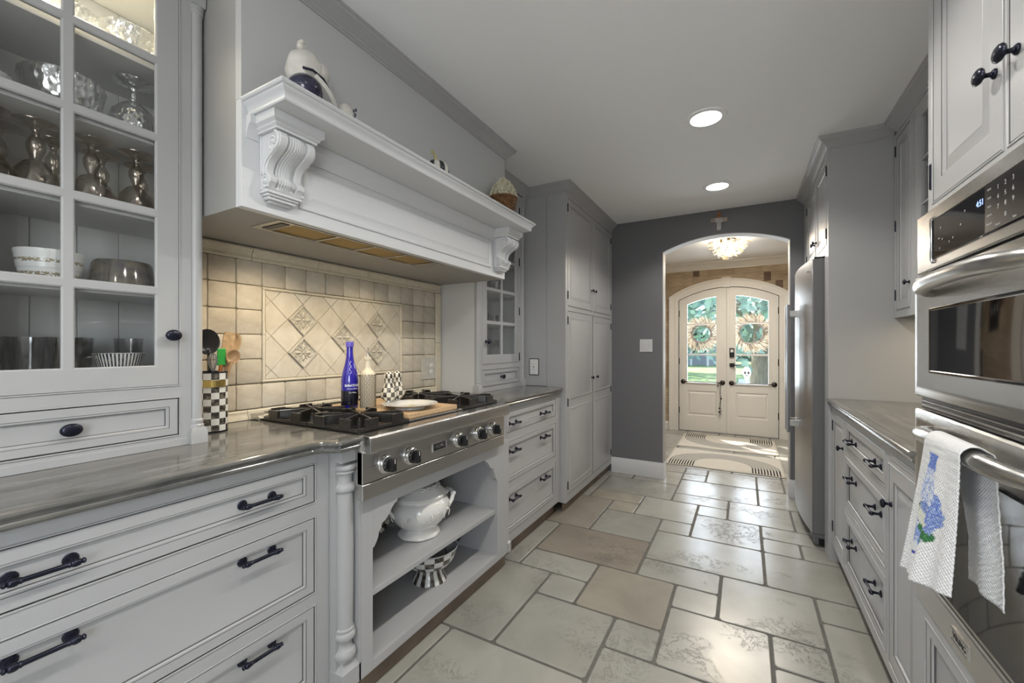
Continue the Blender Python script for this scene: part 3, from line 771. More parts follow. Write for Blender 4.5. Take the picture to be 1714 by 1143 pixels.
for a, c in zip(ys[:-1], ys[1:]):
    MB().box(VX0+.017, VX1-.011, a+.007, c-.007, HZ+.004, HZ+.009).build('filter', filt, v)
MB().box(VX0+.03, VX1-.02, VY0+.022, VY0+.05, HZ-.004, HZ-.002).build('control_strip', M['blk'], v)
for yy, pw in ((1.00, 9), (1.50, 5)): lamp('hood_lamp', 'SPOT', (-1.40, yy, HZ-.006), pw, (1, .84, .60), (0, radians(16), 0), .02, spot=radians(130))

# ================================================================ BACKSPLASH
bs = MB().box(WL, WL+.006, HY0+.02, 2.208, .937, 1.640).build('backsplash', M['grout2'])
tag(bs, 'beige tumbled-stone tile backsplash behind the rangetop with framed diagonal inset', 'backsplash')
def tile_mesh(w, h, seed):
    rr = random.Random(seed); m = MB()
    def lp(ins, z):
        P = []; a, b2 = w/2-ins, h/2-ins; r = .005
        for sx, sy in ((-1, -1), (1, -1), (1, 1), (-1, 1)):
            if sx*sy > 0: P += [(sx*a, sy*(b2-r)), (sx*(a-r), sy*b2)]
            else: P += [(sx*(a-r), sy*b2), (sx*a, sy*(b2-r))]
            # edge midpoints
        out = []
        for k in range(8):
            p, q = P[k], P[(k+1) % 8]; out.append(p)
            if k % 2 == 1: out.append(((p[0]+q[0])/2+rr.uniform(-.0008, .0008), (p[1]+q[1])/2+rr.uniform(-.0008, .0008)))
        return [(z, y, x2) for y, x2 in out]
    m.loft([lp(0, 0), lp(0, .0065), lp(.0008, .0085), lp(.003, .0095)], cap0=False)
    me = m.build('tile', M['twall'], smooth=40); return me
protos = [tile_mesh(.0992, .0985, s) for s in range(4)]
def place_tile(y, z, wy=None, k=[0]):
    p = protos[k[0] % 4]; k[0] += 1
    o = p if k[0] <= 4 else p.copy()
    if k[0] > 4: COL.objects.link(o)
    o.name = 'tile'; o.location = (WL+.004, y, z); o.parent = bs
    if wy: o.scale = (1, wy, 1)
rows = [.978, 1.0825, 1.184, 1.285, 1.386, 1.4875, 1.588]
cols = [.718+.1018*k for k in range(15)]
for r in range(6):
    for c in range(14):
        y0, y1 = cols[c], cols[c+1]
        if y0 > 1.01 and y1 < 1.86 and 1 <= r <= 4: continue
        if y0 > 2.13: continue
        place_tile((y0+y1)/2, (rows[r]+rows[r+1])/2)
for p in protos: pass
# framed inset: pencil trim pieces
IY0, IY1, IZ0, IZ1 = 1.024, 1.842, 1.0835, 1.4865
def pencil(p, q, nrm, name='trim_piece', r=.0065):
    return MB().tube([p, q], r, 10).build(name, M['ttrim'], bs, smooth=60)
for z in (IZ0+.0065, IZ1-.0065):
    for a, c in ((IY0, 1.222), (1.223, 1.43), (1.431, 1.64), (1.641, IY1)): pencil((WL+.011, a, z), (WL+.011, c-.001, z), 0)
for y in (IY0+.0065, IY1-.0065):
    for a, c in ((IZ0+.012, 1.285), (1.286, IZ1-.012)): pencil((WL+.011, y, a), (WL+.011, y, c-.001), 0)
# diagonal field, clipped to the frame
def clip(poly, axis, val, keep_gt):
    out = []
    for i in range(len(poly)):
        p, q = poly[i], poly[(i+1) % len(poly)]
        ip = (p[axis] > val) == keep_gt; iq = (q[axis] > val) == keep_gt
        if ip: out.append(p)
        if ip != iq:
            t = (val-p[axis])/(q[axis]-p[axis]); out.append((p[0]+(q[0]-p[0])*t, p[1]+(q[1]-p[1])*t))
    return out
H = .0740
decos = []
for mm_ in range(-4, 10):
    for nn in range(-6, 4):
        if (mm_+nn) % 2: continue
        cy, cz = 1.210+mm_*H, 1.355+nn*H
        h = H-.0010
        P = [(cy-h, cz), (cy, cz-h), (cy+h, cz), (cy, cz+h)]
        for ax, v, k in ((0, IY0+.0145, True), (0, IY1-.0145, False), (1, IZ0+.0145, True), (1, IZ1-.0145, False)):
            if P: P = clip(P, ax, v, k)
        if len(P) < 3: continue
        if (mm_, nn) in ((0, 0), (0, -2), (3, -1), (6, 0), (6, -2)): decos.append((cy, cz)); continue
        c0 = (sum(p[0] for p in P)/len(P), sum(p[1] for p in P)/len(P))
        sh = [(c0[0]+(p[0]-c0[0])*.98, c0[1]+(p[1]-c0[1])*.98) for p in P]
        MB().loft([[(WL+.004, a, b_) for a, b_ in P], [(WL+.0105, a, b_) for a, b_ in P], [(WL+.012, a, b_) for a, b_ in sh]], cap0=False).build('diamond_tile', M['tdia'], bs)
first = None
for cy, cz in decos:
    if first is None:
        h = H-.003; m = MB()
        dm = lambda k, x: [(x, -k, 0), (x, 0, -k), (x, k, 0), (x, 0, k)]
        m.loft([dm(h, 0), dm(h, .013), dm(h-.002, .016), dm(h-.009, .016), dm(h-.012, .0085), dm(h-.013, .008)], cap0=False)
        for k in range(4):
            a = k*pi/2
            R = Matrix.Rotation(a, 3, 'X')
            m.sphere(R @ Vector((.0095, .024, 0)), .0125, 10, 6, (.35, 1.15, .62), R)
            m.sphere(R @ Vector((.012, .026, 0)), .004, 8, 5, (.8, 1.6, .9), R)
            R2 = Matrix.Rotation(a+pi/4, 3, 'X')
            m.sphere(R2 @ Vector((.009, .016, 0)), .008, 8, 5, (.4, 1.2, .5), R2)
            for sg in (-1, 1):
                P = [R @ Vector((.0105, .018+.022*t, sg*(.007+.012*sin(t*2.6)))) for t in [q/7 for q in range(8)]]
                m.tube(P, .0018, 6)
        m.sphere((.0115, 0, 0), .006, 10, 6)
        first = m.build('carved_tile', M['tdeco'], smooth=50); first['label'] = 'carved stone diamond with four-petal flower relief'; o = first
    else: o = first.copy(); COL.objects.link(o)
    o.location = (WL+.005, cy, cz); o.parent = bs
# chair-rail trim pieces round the field
def railprof(k):    # (out, across)
    return [(.0, 0), (.013, .000), (.016, .006), (.014, .013), (.011, .018), (.013, .030), (.018, .040), (.019, .047), (.015, .053), (0, .053)]
def rail(a, c, z, up, horiz=True):
    P = railprof(0); m = MB(); g = .0012; sk = .006
    f = (lambda y, o, t: (WL+o, y, z+(t if up else -t))) if horiz else (lambda y, o, t: (WL+o, z-t, y))
    m.loft([[f(a+g+sk*t/.053, o, t) for o, t in P], [f(c-g+sk*t/.053, o, t) for o, t in P]])
    return m.build('rail_trim', M['ttrim'], bs, smooth=40)
for a, c in ((.702, .98), (.98, 1.285), (1.285, 1.585), (1.585, 1.886), (1.886, 2.198)): rail(a, c, 1.588, True)
P = [(.0, 0), (.010, 0), (.014, .006), (.012, .012), (.015, .022), (.019, .030), (.020, .038), (0, .038)]
for a, c in ((.702, .965), (.965, 1.265), (1.265, 1.565), (1.565, 1.865), (1.865, 2.150)):
    MB().loft([[(WL+o, a+.001, .976-t) for o, t in P], [(WL+o, c-.001, .976-t) for o, t in P]]).build('rail_trim', M['ttrim'], bs, smooth=40)
for a, c in ((.940, 1.26), (1.26, 1.585)):
    f = [(.0, 0), (.013, .000), (.016, .006), (.012, .016), (.013, .030), (.018, .040), (.016, .050), (0, .053)]
    MB().loft([[(WL+o, 2.152+t, a+.001) for o, t in f], [(WL+o, 2.152+t, c-.001) for o, t in f]]).build('rail_trim', M['ttrim'], bs, smooth=40)

# ---- alcove right side wall is the display cabinet's side; outlets and switches
def plate(name, T, a, b, w, h, gangs, label, mt, style, cat='outlet', gasket=False, rim=.006):
    t = thing(name, T(a, b, 0), label, cat)
    if gasket: MB().rings(T, a-w/2-.006, a+w/2+.006, b-h/2-.006, b+h/2+.006, [(0, 0), (0, .002)]).build('gasket', M['gap'], t)
    z = .002 if gasket else 0
    MB().rings(T, a-w/2, a+w/2, b-h/2, b+h/2, [(0, z), (0, z+rim*.5), (rim*.4, z+rim)]).build('plate', mt, t, smooth=30)
    z += rim
    for k, st in enumerate(style):
        ga = a+(k-(len(style)-1)/2)*.046
        if st == 'outlet':
            for q in (-.02, .02):
                m = MB(); m.lathe([(.0165, z), (.0165, z+.002), (.0155, z+.0025)], 20, T=lambda x, y, zz: T(ga+x, b+q+max(-.0125, min(.0125, y)), zz)); m.build('receptacle', M['white'], t, smooth=30)
                m = MB(); m.box(-.0075, -.0055, -.003, .006, z+.0024, z+.003, T=lambda x, y, zz: T(ga+x, b+q+y, zz)); m.box(.0055, .0075, -.003, .006, z+.0024, z+.003, T=lambda x, y, zz: T(ga+x, b+q+y, zz))
                m.lathe([(.0022, z+.0024), (.0022, z+.003)], 8, T=lambda x, y, zz: T(ga+x, b+q-.0075+y, zz)); m.build('slots', M['gap'], t)
        if st == 'decora':
            MB().rings(T, ga-.0165, ga+.0165, b-.033, b+.033, [(0, z-.001), (0, z+.0015), (.001, z+.002)]).build('receptacle', M['white'], t)
            m = MB()
            for q in (-.02, .02):
                m.box(ga-.0075, ga-.0055, b+q-.003, b+q+.006, z+.0018, z+.0024, T=T); m.box(ga+.0055, ga+.0075, b+q-.003, b+q+.006, z+.0018, z+.0024, T=T)
            m.box(ga-.006, ga+.006, b-.004, b-.001, z+.0018, z+.0024, T=T); m.box(ga-.006, ga+.006, b+.001, b+.004, z+.0018, z+.0024, T=T)
            m.build('slots', M['gap'], t)
        if st == 'toggle':
            MB().rings(T, ga-.005, ga+.005, b-.012, b+.012, [(0, z-.001), (0, z+.001)]).build('toggle_slot', M['trim'], t)
            m = MB(); m.loft([[T(ga-.0035, b-.001, z), T(ga+.0035, b-.001, z), T(ga+.0035, b+.007, z), T(ga-.0035, b+.007, z)], [T(ga-.003, b+.006, z+.012), T(ga+.003, b+.006, z+.012), T(ga+.003, b+.010, z+.011), T(ga-.003, b+.010, z+.011)]]); m.build('toggle', M['white'], t)
        m = MB()
        for q in ((-.030, .030) if st == 'toggle' else (0,) if st == 'outlet' else (-.048, .048)): m.lathe([(.0025, z), (.0025, z+.0008), (.001, z+.001)], 8, T=lambda x, y, zz: T(ga+x, b+q+y, zz))
        m.build('screw', M['ssv'], t)
    return t
plate('wall_outlet', LF(WL+.013), 2.078, 1.096, .135, .140, 2, 'stone-coloured double outlet plate on the tile backsplash', M['outlet'], ('blank', 'outlet'), rim=.007)
plate('wall_outlet', BF(2.8815), -1.407, 1.080, .070, .116, 1, 'white outlet with dark gasket on the pantry side above the short counter', M['white'], ('decora',), gasket=True)
plate('light_switch', BF(YB), -.820, 1.244, .118, .120, 2, 'white double toggle switch plate on the charcoal wall left of the arch', M['trim'], ('toggle', 'toggle'), 'switch')
# ================================================================ RANGETOP
rt_ = thing('rangetop', (-1.4, 1.443, .72), 'stainless steel gas rangetop with black grates and five knobs', 'rangetop')
RY0, RY1 = .9665, 1.920
MB().box(-1.70, -1.115, RY0, RY1, .885, .938).build('body', M['ss'], rt_, bevel=.001)
MB().box(-1.695, -1.135, RY0+.012, RY1-.012, .9381, .9395).build('burner_pan', M['blk'], rt_)
MB().box(-1.115, -1.110, .971, 1.907, .718, .882).box(-1.14, -1.115, .971, 1.907, .724, .885).build('valve_housing', M['ss'], rt_)
T = LF(-1.110)
MB().rings(T, .971, 1.908, .775, .881, [(0, -.02), (0, .001), (.0015, .0025)]).build('control_panel', M['ss'], rt_)
MB().rings(T, .972, 1.907, .719, .7715, [(0, -.02), (0, .001), (.0015, .0025)]).build('lower_panel', M['ss'], rt_)
MB().box(.9815, 1.9065, .7712, .7754, -.005, .0005, T=T).build('seam', M['gap'], rt_)
MB().box(.983, 1.905, .8275, .8281, .0024, .0027, T=T).build('seam', M['gap'], rt_)
# front rail, rounded front edge
m = MB(); P = [(-1.116, .878), (-1.082, .878), (-1.0785, .8815), (-1.077, .89), (-1.077, .922), (-1.0785, .930), (-1.084, .9355), (-1.116, .9385), (-1.14, .9385), (-1.14, .878)]
m.loft([[(x, RY0+.012, z) for x, z in P], [(x, RY1-.012, z) for x, z in P]]); m.build('front_rail', M['ss'], rt_, smooth=30, bevel=.0008)
def rknob(y, s=1, ang=0):
    kb = MB().lathe([(.034*s, 0), (.034*s, .004), (.0325*s, .007), (.030*s, .008), (.0295*s, .013), (.027*s, .015), (.0265*s, .0155)], 32, T=lambda a, b, c: T(y+a, .822+b, .003+c)).build('knob', M['chrome'], rt_, smooth=40)
    m = MB(); m.lathe([(.026*s, .015), (.0255*s, .021), (.0215*s, .025), (.020*s, .026)], 32, T=lambda a, b, c: T(y+a, .822+b, .003+c))
    m.loft([[T(y+a, .822+b, .003+c) for a, b in ((-.0105*s, -.0225*s), (.0105*s, -.0225*s), (.0105*s, .0225*s), (-.0105*s, .0225*s))] for c in (.02,)]+[[T(y+a, .822+b, .003+c) for a, b in ((-.0085*s, -.021*s), (.0085*s, -.021*s), (.0085*s, .021*s), (-.0085*s, .021*s))] for c in (.047,)])
    g = m.build('grip', M['blk'], kb, smooth=30, bevel=.0012)
    m = MB()
    for k in range(7):
        a = radians(-100+k*33); m.box(-.0007, .0007, .0228, .0255, .0232, .0240, T=lambda x, yy, zz: T(y+(x*cos(a)-yy*sin(a))*s, .822+(x*sin(a)+yy*cos(a))*s, zz+.001))
    m.box(-.0012, .0012, .006, .021, .0495, .0505, T=lambda x, yy, zz: T(y+x, .822+yy, zz)); m.build('marks', M['white'], kb)
for y in (1.072, 1.197, 1.503, 1.660, 1.790): rknob(y)
bd = MB().rings(T, 1.325, 1.415, .806, .842, [(0, .002), (0, .006), (.0015, .0075), (.0035, .0075), (.0045, .0062)]).build('badge', M['chrome'], rt_)
MB().rings(T, 1.3305, 1.4095, .8115, .8365, [(0, .0055), (0, .0066)]).build('badge_field', M['blk'], bd)
text('VIKING', .0215, T, 1.370, .824, .0068, M['chrome'], 'lettering', bd, .0006, sx=.92, bold=.0004)
# back trim with slots
bt = MB().loft([[(-1.768, y, .937), (-1.700, y, .937), (-1.700, y, .946), (-1.712, y, .958), (-1.768, y, .962)] for y in (RY0+.008, RY1-.008)]).build('island_trim', M['ss'], rt_, bevel=.001)
m = MB()
for k in range(62): y = 1.03+k*.0138; m.loft([[(-1.764, yy, .9605), (-1.714, yy, .9560), (-1.714, yy, .9590), (-1.764, yy, .9628)] for yy in (y, y+.0062)])
stuff(m.build('vent_slots', M['gap'], bt))
# burners and grates
def burner(x, y, r):
    m = MB(); m.lathe([(r*1.35, .939), (r*1.35, .942), (r*1.05, .945), (r*1.05, .948), (r, .948), (r, .956), (r*.8, .961), (.001, .962)], 24, (x, y, 0)); m.build('burner', M['cast'], rt_, smooth=40)
def grate(x0, x1, y0, y1):
    """one cast grate: low outer frame and deep tapered fingers that point to the burner centre"""
    m = MB(); zb, zt = .946, .983; w = .0095
    def bar(p, q, h0=zb, h1=zt, w=w):
        p = Vector(p); q = Vector(q); d = (q-p).normalized(); n = Vector((-d.y, d.x))*w/2
        m.loft([[(p.x-n.x, p.y-n.y, h0), (p.x+n.x, p.y+n.y, h0), (p.x+n.x*.75, p.y+n.y*.75, h1), (p.x-n.x*.75, p.y-n.y*.75, h1)],
                [(q.x-n.x, q.y-n.y, h0), (q.x+n.x, q.y+n.y, h0), (q.x+n.x*.75, q.y+n.y*.75, h1), (q.x-n.x*.75, q.y-n.y*.75, h1)]])
    cx, cy = (x0+x1)/2, (y0+y1)/2; e = .004
    for p, q in (((x0, y0), (x1, y0)), ((x1, y0), (x1, y1)), ((x1, y1), (x0, y1)), ((x0, y1), (x0, y0))): bar(p, q, .942, .954)
    ex, ey = (x1-x0)*.24, (y1-y0)*.24
    for px, py in ((x0+ex, y0), (x1-ex, y0), (x0+ex, y1), (x1-ex, y1), (x0, y0+ey), (x0, y1-ey), (x1, y0+ey), (x1, y1-ey)):
        d = Vector((cx-px, cy-py)); L = d.length; d.normalize(); k = .034 if (abs(px-cx) < .01 or abs(py-cy) < .01) else .020
        bar((px, py), (px+d.x*(L-k), py+d.y*(L-k)), .950, zt)
        # outer lug
        t = .029
        if abs(py-y0) < .001 or abs(py-y1) < .001: bar((px-t, py), (px+t, py), .944, zt, .0105)
        else: bar((px, py-t), (px, py+t), .944, zt, .0105)
    m.build('grate', M['cast'], rt_, bevel=.001)
for (y0, y1) in ((.988, 1.228), (1.600, 1.893)):
    for (x0, x1) in ((-1.690, -1.420), (-1.412, -1.146)):
        grate(x0, x1, y0, y1); burner((x0+x1)/2, (y0+y1)/2, .036)
MB().box(-1.690, -1.146, 1.236, 1.592, .940, .948).build('griddle_plate', M['ss'], rt_, bevel=.002)

# ================================================================ THINGS ON THE RANGETOP
cb = MB().box(-1.655, -1.155, 1.245, 1.560, .9485, .9695).build('cutting_board', M['board'], bevel=.004)
tag(cb, 'wooden cutting board lying over the middle of the rangetop under the plate and bottles', 'cutting board')
ZT = .970
blue = mat('cobalt_glass', (.018, .010, .32), .05, spec=.8, coat=.8)
bt = thing('water_bottle', (-1.50, 1.247, ZT), 'cobalt blue glass bottle with white lettering on the cutting board', 'bottle')
MB().lathe([(.001, .004), (.028, 0), (.034, .004), (.0355, .012), (.0355, .115), (.0350, .125), (.031, .150), (.024, .178), (.0175, .205), (.0145, .225), (.0135, .245), (.0135, .262)], 40).build('body', blue, bt, smooth=50, loc=(0, 0, 0))
MB().lathe([(.0145, .262), (.0165, .264), (.0165, .283), (.0150, .286), (.001, .287)], 28).build('cap', mat('blue_cap', (.10, .08, .42), .3), bt, smooth=40, loc=(0, 0, 0))
ang = atan2(-1.247, 1.50)   # facing the camera
def wrap(r, a0):
    return lambda a, b, c: ((r+c)*cos(a0+a/r), (r+c)*sin(a0+a/r), b)
def rtext(body, size, r, a0, z, mt, root, sx=1, bold=0):
    o = text(body, size, wrap(r, a0), 0, z, .0004, mt, 'lettering', None, .0003, sx=sx, bold=bold); o.parent = root; return o
MB().lathe([(.0357, .013), (.0358, .013), (.0358, .076), (.0357, .076)], 40, cap=False).build('dark_label', mat('dark_navy_label', (.008, .008, .016), .15, coat=.5), bt, smooth=60, loc=(0, 0, 0))  # dark band stands in for the dark grate showing through the lower glass
wht = mat('white_print', (.75, .75, .75), .4)
rtext('SARATOGA', .0135, .0355, ang+.35, .098, wht, bt, .95, .0004); rtext('SPRING WATER', .0065, .0355, ang+.35, .084, wht, bt); rtext('Sparkling', .009, .0355, ang+.35, .068, wht, bt)
m = MB()   # embossed ornament near the shoulder
for k in range(9):
    a = ang+.1+.12*sin(k*1.7); rr = .0300; z = .150+k*.0062; rr = .0305-(z-.150)*.23
    m.sphere((rr*cos(a), rr*sin(a), z), .0022, 6, 4)
m.build('ornament', wht, bt, loc=(0, 0, 0))
# oil bottle with ring pattern
om = mat('cream_glaze', (.62, .56, .42), .25, coat=.3)
ob_ = thing('oil_bottle', (-1.425, 1.280, ZT), 'cream stoneware oil bottle with circle pattern and metal pourer', 'bottle')
oprof = [(.001, 0), (.030, 0), (.0325, .003), (.0325, .140), (.031, .150), (.024, .160), (.0155, .168), (.0140, .178), (.0125, .205), (.0150, .207), (.0155, .218), (.0130, .2195), (.001, .220)]
MB().lathe(oprof, 36).build('body', om, ob_, smooth=40, loc=(0, 0, 0))
m = MB()
for r in range(14):
    for k in range(15):
        a = 2*pi*(k+(r % 2)*.5)/15; z = .009+r*.0101; R = .0328
        P = [(R*cos(a+.0042*cos(t)/R), R*sin(a+.0042*cos(t)/R), z+.0042*sin(t)) for t in [2*pi*q/6 for q in range(7)]]
        m.tube(P, .0012, 3)
stuff(m.build('ring_pattern', mat('brown_line', (.06, .035, .025), .5), ob_, loc=(0, 0, 0)))
MB().lathe([(.006, .219), (.006, .224), (.0028, .227), (.0024, .256), (.003, .258), (.001, .259)], 14).tube([(0, 0, .245), (.006, 0, .256)], .0018, 6).build('pourer', M['chrome'], ob_, smooth=40, loc=(0, 0, 0))
# checkered shakers
def checks(name, nu, nv, c1=(.66, .62, .52), c2=(.035, .03, .025), rough=.22):
    m = bpy.data.materials.new(name); m.use_nodes = True; nt = m.node_tree; N = nt.nodes; Lk = nt.links; p = N['Principled BSDF']
    uv = N.new('ShaderNodeUVMap'); sp = N.new('ShaderNodeSeparateXYZ'); Lk.new(uv.outputs[0], sp.inputs[0])
    a = math_node(nt, 'FLOOR', math_node(nt, 'MULTIPLY', sp.outputs[0], nu)); b = math_node(nt, 'FLOOR', math_node(nt, 'MULTIPLY', sp.outputs[1], nv))
    s_ = math_node(nt, 'MODULO', math_node(nt, 'ADD', a, b), 2)
    nz = N.new('ShaderNodeTexNoise'); nz.inputs['Scale'].default_value = 70; tc = N.new('ShaderNodeTexCoord'); Lk.new(tc.outputs['Object'], nz.inputs['Vector'])
    cr = N.new('ShaderNodeValToRGB'); cr.color_ramp.elements[0].position = .45; cr.color_ramp.elements[1].position = .75
    cr.color_ramp.elements[0].color = (*c2, 1); cr.color_ramp.elements[1].color = (.20, .17, .13, 1); Lk.new(nz.outputs['Fac'], cr.inputs[0])
    mx = N.new('ShaderNodeMixRGB'); Lk.new(s_, mx.inputs[0]); mx.inputs[1].default_value = (*c1, 1); Lk.new(cr.outputs[0], mx.inputs[2])
    Lk.new(mx.outputs[0], p.inputs['Base Color']); p.inputs['Roughness'].default_value = rough; p.inputs['Coat Weight'].default_value = .5
    return m
def uvlathe(prof, n, m=None):
    """lathe with uv: u round, v along the profile"""
    m = m or MB(); d = [0]
    for (r0, z0), (r1, z1) in zip(prof[:-1], prof[1:]): d.append(d[-1]+math.hypot(r1-r0, z1-z0))
    for k in range(len(prof)-1):
        (r0, z0), (r1, z1) = prof[k], prof[k+1]
        for i in range(n):
            a, b = 2*pi*i/n, 2*pi*(i+1)/n
            u0, u1, v0, v1 = i/n, (i+1)/n, d[k]/d[-1], d[k+1]/d[-1]
            m.add([(r0*cos(a), r0*sin(a), z0), (r0*cos(b), r0*sin(b), z0), (r1*cos(b), r1*sin(b), z1), (r1*cos(a), r1*sin(a), z1)], [(0, 1, 2, 3)], [[(u0, v0), (u1, v0), (u1, v1), (u0, v1)]])
    return m
def weld(o):
    bm = bmesh.new(); bm.from_mesh(o.data); bmesh.ops.remove_doubles(bm, verts=bm.verts, dist=1e-6); bmesh.ops.recalc_face_normals(bm, faces=bm.faces); bm.to_mesh(o.data); bm.free(); return o
chk = checks('courtly_checks', 12, 8)
def fineprof(P, k=4):
    """smooth a profile with Catmull-Rom"""
    out = []
    for i in range(len(P)-1):
        p0, p1, p2, p3 = P[max(0, i-1)], P[i], P[i+1], P[min(len(P)-1, i+2)]
        for q in range(k):
            t = q/k
            out.append(tuple(.5*((2*p1[c])+(-p0[c]+p2[c])*t+(2*p0[c]-5*p1[c]+4*p2[c]-p3[c])*t*t+(-p0[c]+3*p1[c]-3*p2[c]+p3[c])*t**3) for c in (0, 1)))
    out.append(P[-1]); return [(max(r, .0004), z) for r, z in out]
sp_ = [(r*1.22, z*1.2) for r, z in fineprof([(.0004, .022), (.014, .022), (.024, .030), (.029, .045), (.026, .062), (.019, .078), (.0155, .092), (.0165, .106), (.0175, .114), (.014, .123), (.006, .128), (.0004, .129)])]
def shaker(loc, label):
    t = thing('salt_shaker', loc, label, 'shaker', None)
    weld(uvlathe(sp_, 36).build('body', chk, t, loc=(0, 0, 0))).data.shade_smooth()
    m = MB(); m.lathe([(.022, .001), (.024, .004), (.020, .008), (.014, .016), (.013, .028)], 24); m.build('foot', M['chrome'], t, smooth=50, loc=(0, 0, 0))
    MB().lathe([(.006, .154), (.005, .157), (.001, .159)], 12).build('cap', M['chrome'], t, smooth=60, loc=(0, 0, 0))
    return t
shaker((-1.372, 1.350, ZT), 'front pear-shaped shaker in black and cream checks beside the plate')
s2 = shaker((-1.394, 1.421, ZT), 'rear pear-shaped shaker in black and cream checks, half hidden by its twin'); s2.name = 'pepper_shaker'
# plate
pl_ = thing('dinner_plate', (-1.262, 1.365, ZT), 'white oval plate with a floral rim lying on the cutting board', 'plate')
prof = [(r*1.12, z) for r, z in [(.001, .004), (.055, .004), (.072, .010), (.098, .019), (.104, .021), (.105, .0225), (.101, .023), (.090, .0205), (.070, .013), (.052, .0075), (.001, .0075)]]
o = MB().lathe(prof, 48, cap=False).lathe([(.06, 0), (.062, 0), (.060, .007), (.056, .006)], 40, cap=False).build('dish', M['porc'], pl_, smooth=50, loc=(0, 0, 0))
m = MB(); rr = random.Random(5); gm = [mat('leaf_print', (.12, .16, .06), .4), mat('flower_print', (.16, .10, .16), .4), mat('yellow_print', (.55, .48, .10), .4)]
for k in range(46):
    a = k*2*pi/46+rr.uniform(-.03, .03); r = rr.uniform(.086, .108); z = .0145+(r-.080)*.33+.0008; m.m = rr.choice([0, 0, 1, 2]); s_ = rr.uniform(.002, .0042)
    b = rr.uniform(0, pi)
    m.add([(r*cos(a)+s_*cos(b+q*pi/2)*(1.6 if q % 2 else .7), r*sin(a)+s_*sin(b+q*pi/2)*(1.6 if q % 2 else .7), z+.0004*(q % 2)) for q in range(4)], [(0, 1, 2, 3)])
for k in range(14):
    a, r = rr.uniform(0, 6.28), rr.uniform(0, .035); m.m = rr.choice([2, 2, 0]); s_ = rr.uniform(.004, .010); m.add([(r*cos(a)+s_*cos(q*pi/3), r*sin(a)+s_*sin(q*pi/3), .0079+k*.00004) for q in range(6)], [tuple(range(6))])
stuff(m.build('floral_print', gm, pl_, loc=(0, 0, 0)))

# ================================================================ UTENSIL CROCK ON THE LEFT COUNTER
ck_ = thing('utensil_crock', (-1.640, .776, .9365), 'tall black and white checkered utensil crock with a gold band on the left counter', 'crock')
cp = [(.0005, .002), (.044, .002), (.046, .006)]+[(.046, .006+.196*k/8) for k in range(1, 9)]+[(.0475, .205), (.0475, .209), (.044, .210), (.042, .206), (.042, .012), (.0005, .010)]
m = MB(); N_ = 8
for k in range(7):   # rows of checks
    pass
cm = checks('crock_checks', 12, 9, (.66, .66, .63), (.03, .028, .025))
body = weld(uvlathe([(.046, .004+.202*k/14) for k in range(15)], 40).build('body', cm, ck_, loc=(0, 0, 0))); body.data.shade_smooth()
MB().lathe([(.0455, .206), (.0475, .207), (.0475, .2095), (.0445, .211), (.042, .207), (.042, .012), (.0005, .010)], 40, cap=False).lathe([(.0005, 0), (.045, 0), (.0465, .003), (.046, .006)], 40, cap=False).build('rim', M['iron'], ck_, smooth=50, loc=(0, 0, 0))
m = MB(); a0 = atan2(-.79, 1.64)+.18
L_ = [[((.0468+d)*cos(a0+t), (.0468+d)*sin(a0+t), z) for d, z in ((0, .158), (.0022, .158), (.0022, .182), (0, .182))] for t in [-.72+1.44*q/12 for q in range(13)]]
m.loft(L_); m.build('gold_band', mat('brass', (.62, .46, .16), .25, metal=1), ck_, smooth=40, loc=(0, 0, 0))
cx, cy, cz = -1.640, .776, .9365
def stick(P, r, mt, name): return MB().tube([(cx+a, cy+b, cz+c) for a, b, c in P], r, 10).build(name, mt, smooth=60)
def spoon(name, label, tip, head, mt, r=.006, hr=(.026, .036), cat='spoon', bowl=True):
    """handle from inside the crock to the head, oval bowl facing the room"""
    p0 = Vector((cx-tip[0]*.18, cy-tip[1]*.18, cz+.02)); p1 = Vector((cx+head[0], cy+head[1], cz+head[2])); d = (p1-p0).normalized()
    t = thing(name, p0, label, cat)
    MB().tube([p0, p0+(p1-p0)*.5, p1-d*hr[1]*.6], [r, r*.9, r*.75], 10).build('handle', mt, t, smooth=60)
    z = d; x = Vector((1, -.35, 0)); x = (x-z*x.dot(z)).normalized(); y = z.cross(x)
    m = MB(); L_ = []
    n = 20
    for ring, (k, dp) in enumerate(((1.0, 0), (1.0, -.002), (.97, -.004), (.75, -.011), (.4, -.015), (.05, -.016))):
        L_.append([p1+y*hr[0]*k*cos(2*pi*i/n)+z*hr[1]*k*sin(2*pi*i/n)+x*dp for i in range(n)])
    inn = []
    for k, dp in ((.93, 0), (.7, -.007), (.35, -.011), (.05, -.012)):
        inn.append([p1+y*hr[0]*k*cos(2*pi*i/n)+z*hr[1]*k*sin(2*pi*i/n)+x*dp for i in range(n)])
    m.loft(inn[::-1]+L_); m.build('bowl', mt, t, smooth=60); return t
spoon('ladle', 'black ladle with a big round bowl standing in the checkered crock', (0, -.03), (.006, -.018, .315), M['blk'], .005, (.036, .045), 'ladle')
spoon('wooden_spoon', 'tall pale wooden spoon leaning furthest right in the crock', (0, .03), (-.012, .078, .310), M['wood'], .0065, (.023, .042))
spoon('wooden_spoon', 'shorter wooden spoon with its round bowl facing out of the crock', (.02, .03), (.034, .052, .262), mat('honey_wood', (.36, .22, .11), .45, noise_amt=.2, noise_scale=8), .0058, (.021, .026))
t = thing('wooden_spatula', (cx, cy, cz+.02), 'flat pale wooden spatula in the middle of the crock', 'spatula')
d = Vector((.012, .052, .33)); p0 = Vector((cx, cy, cz+.02)); p1 = p0+d
MB().tube([p0, p0+d*.62], [.006, .0055], 10).build('handle', M['wood'], t, smooth=60)
u = d.normalized(); y = u.cross(Vector((1, 0, 0))).normalized(); x = y.cross(u)
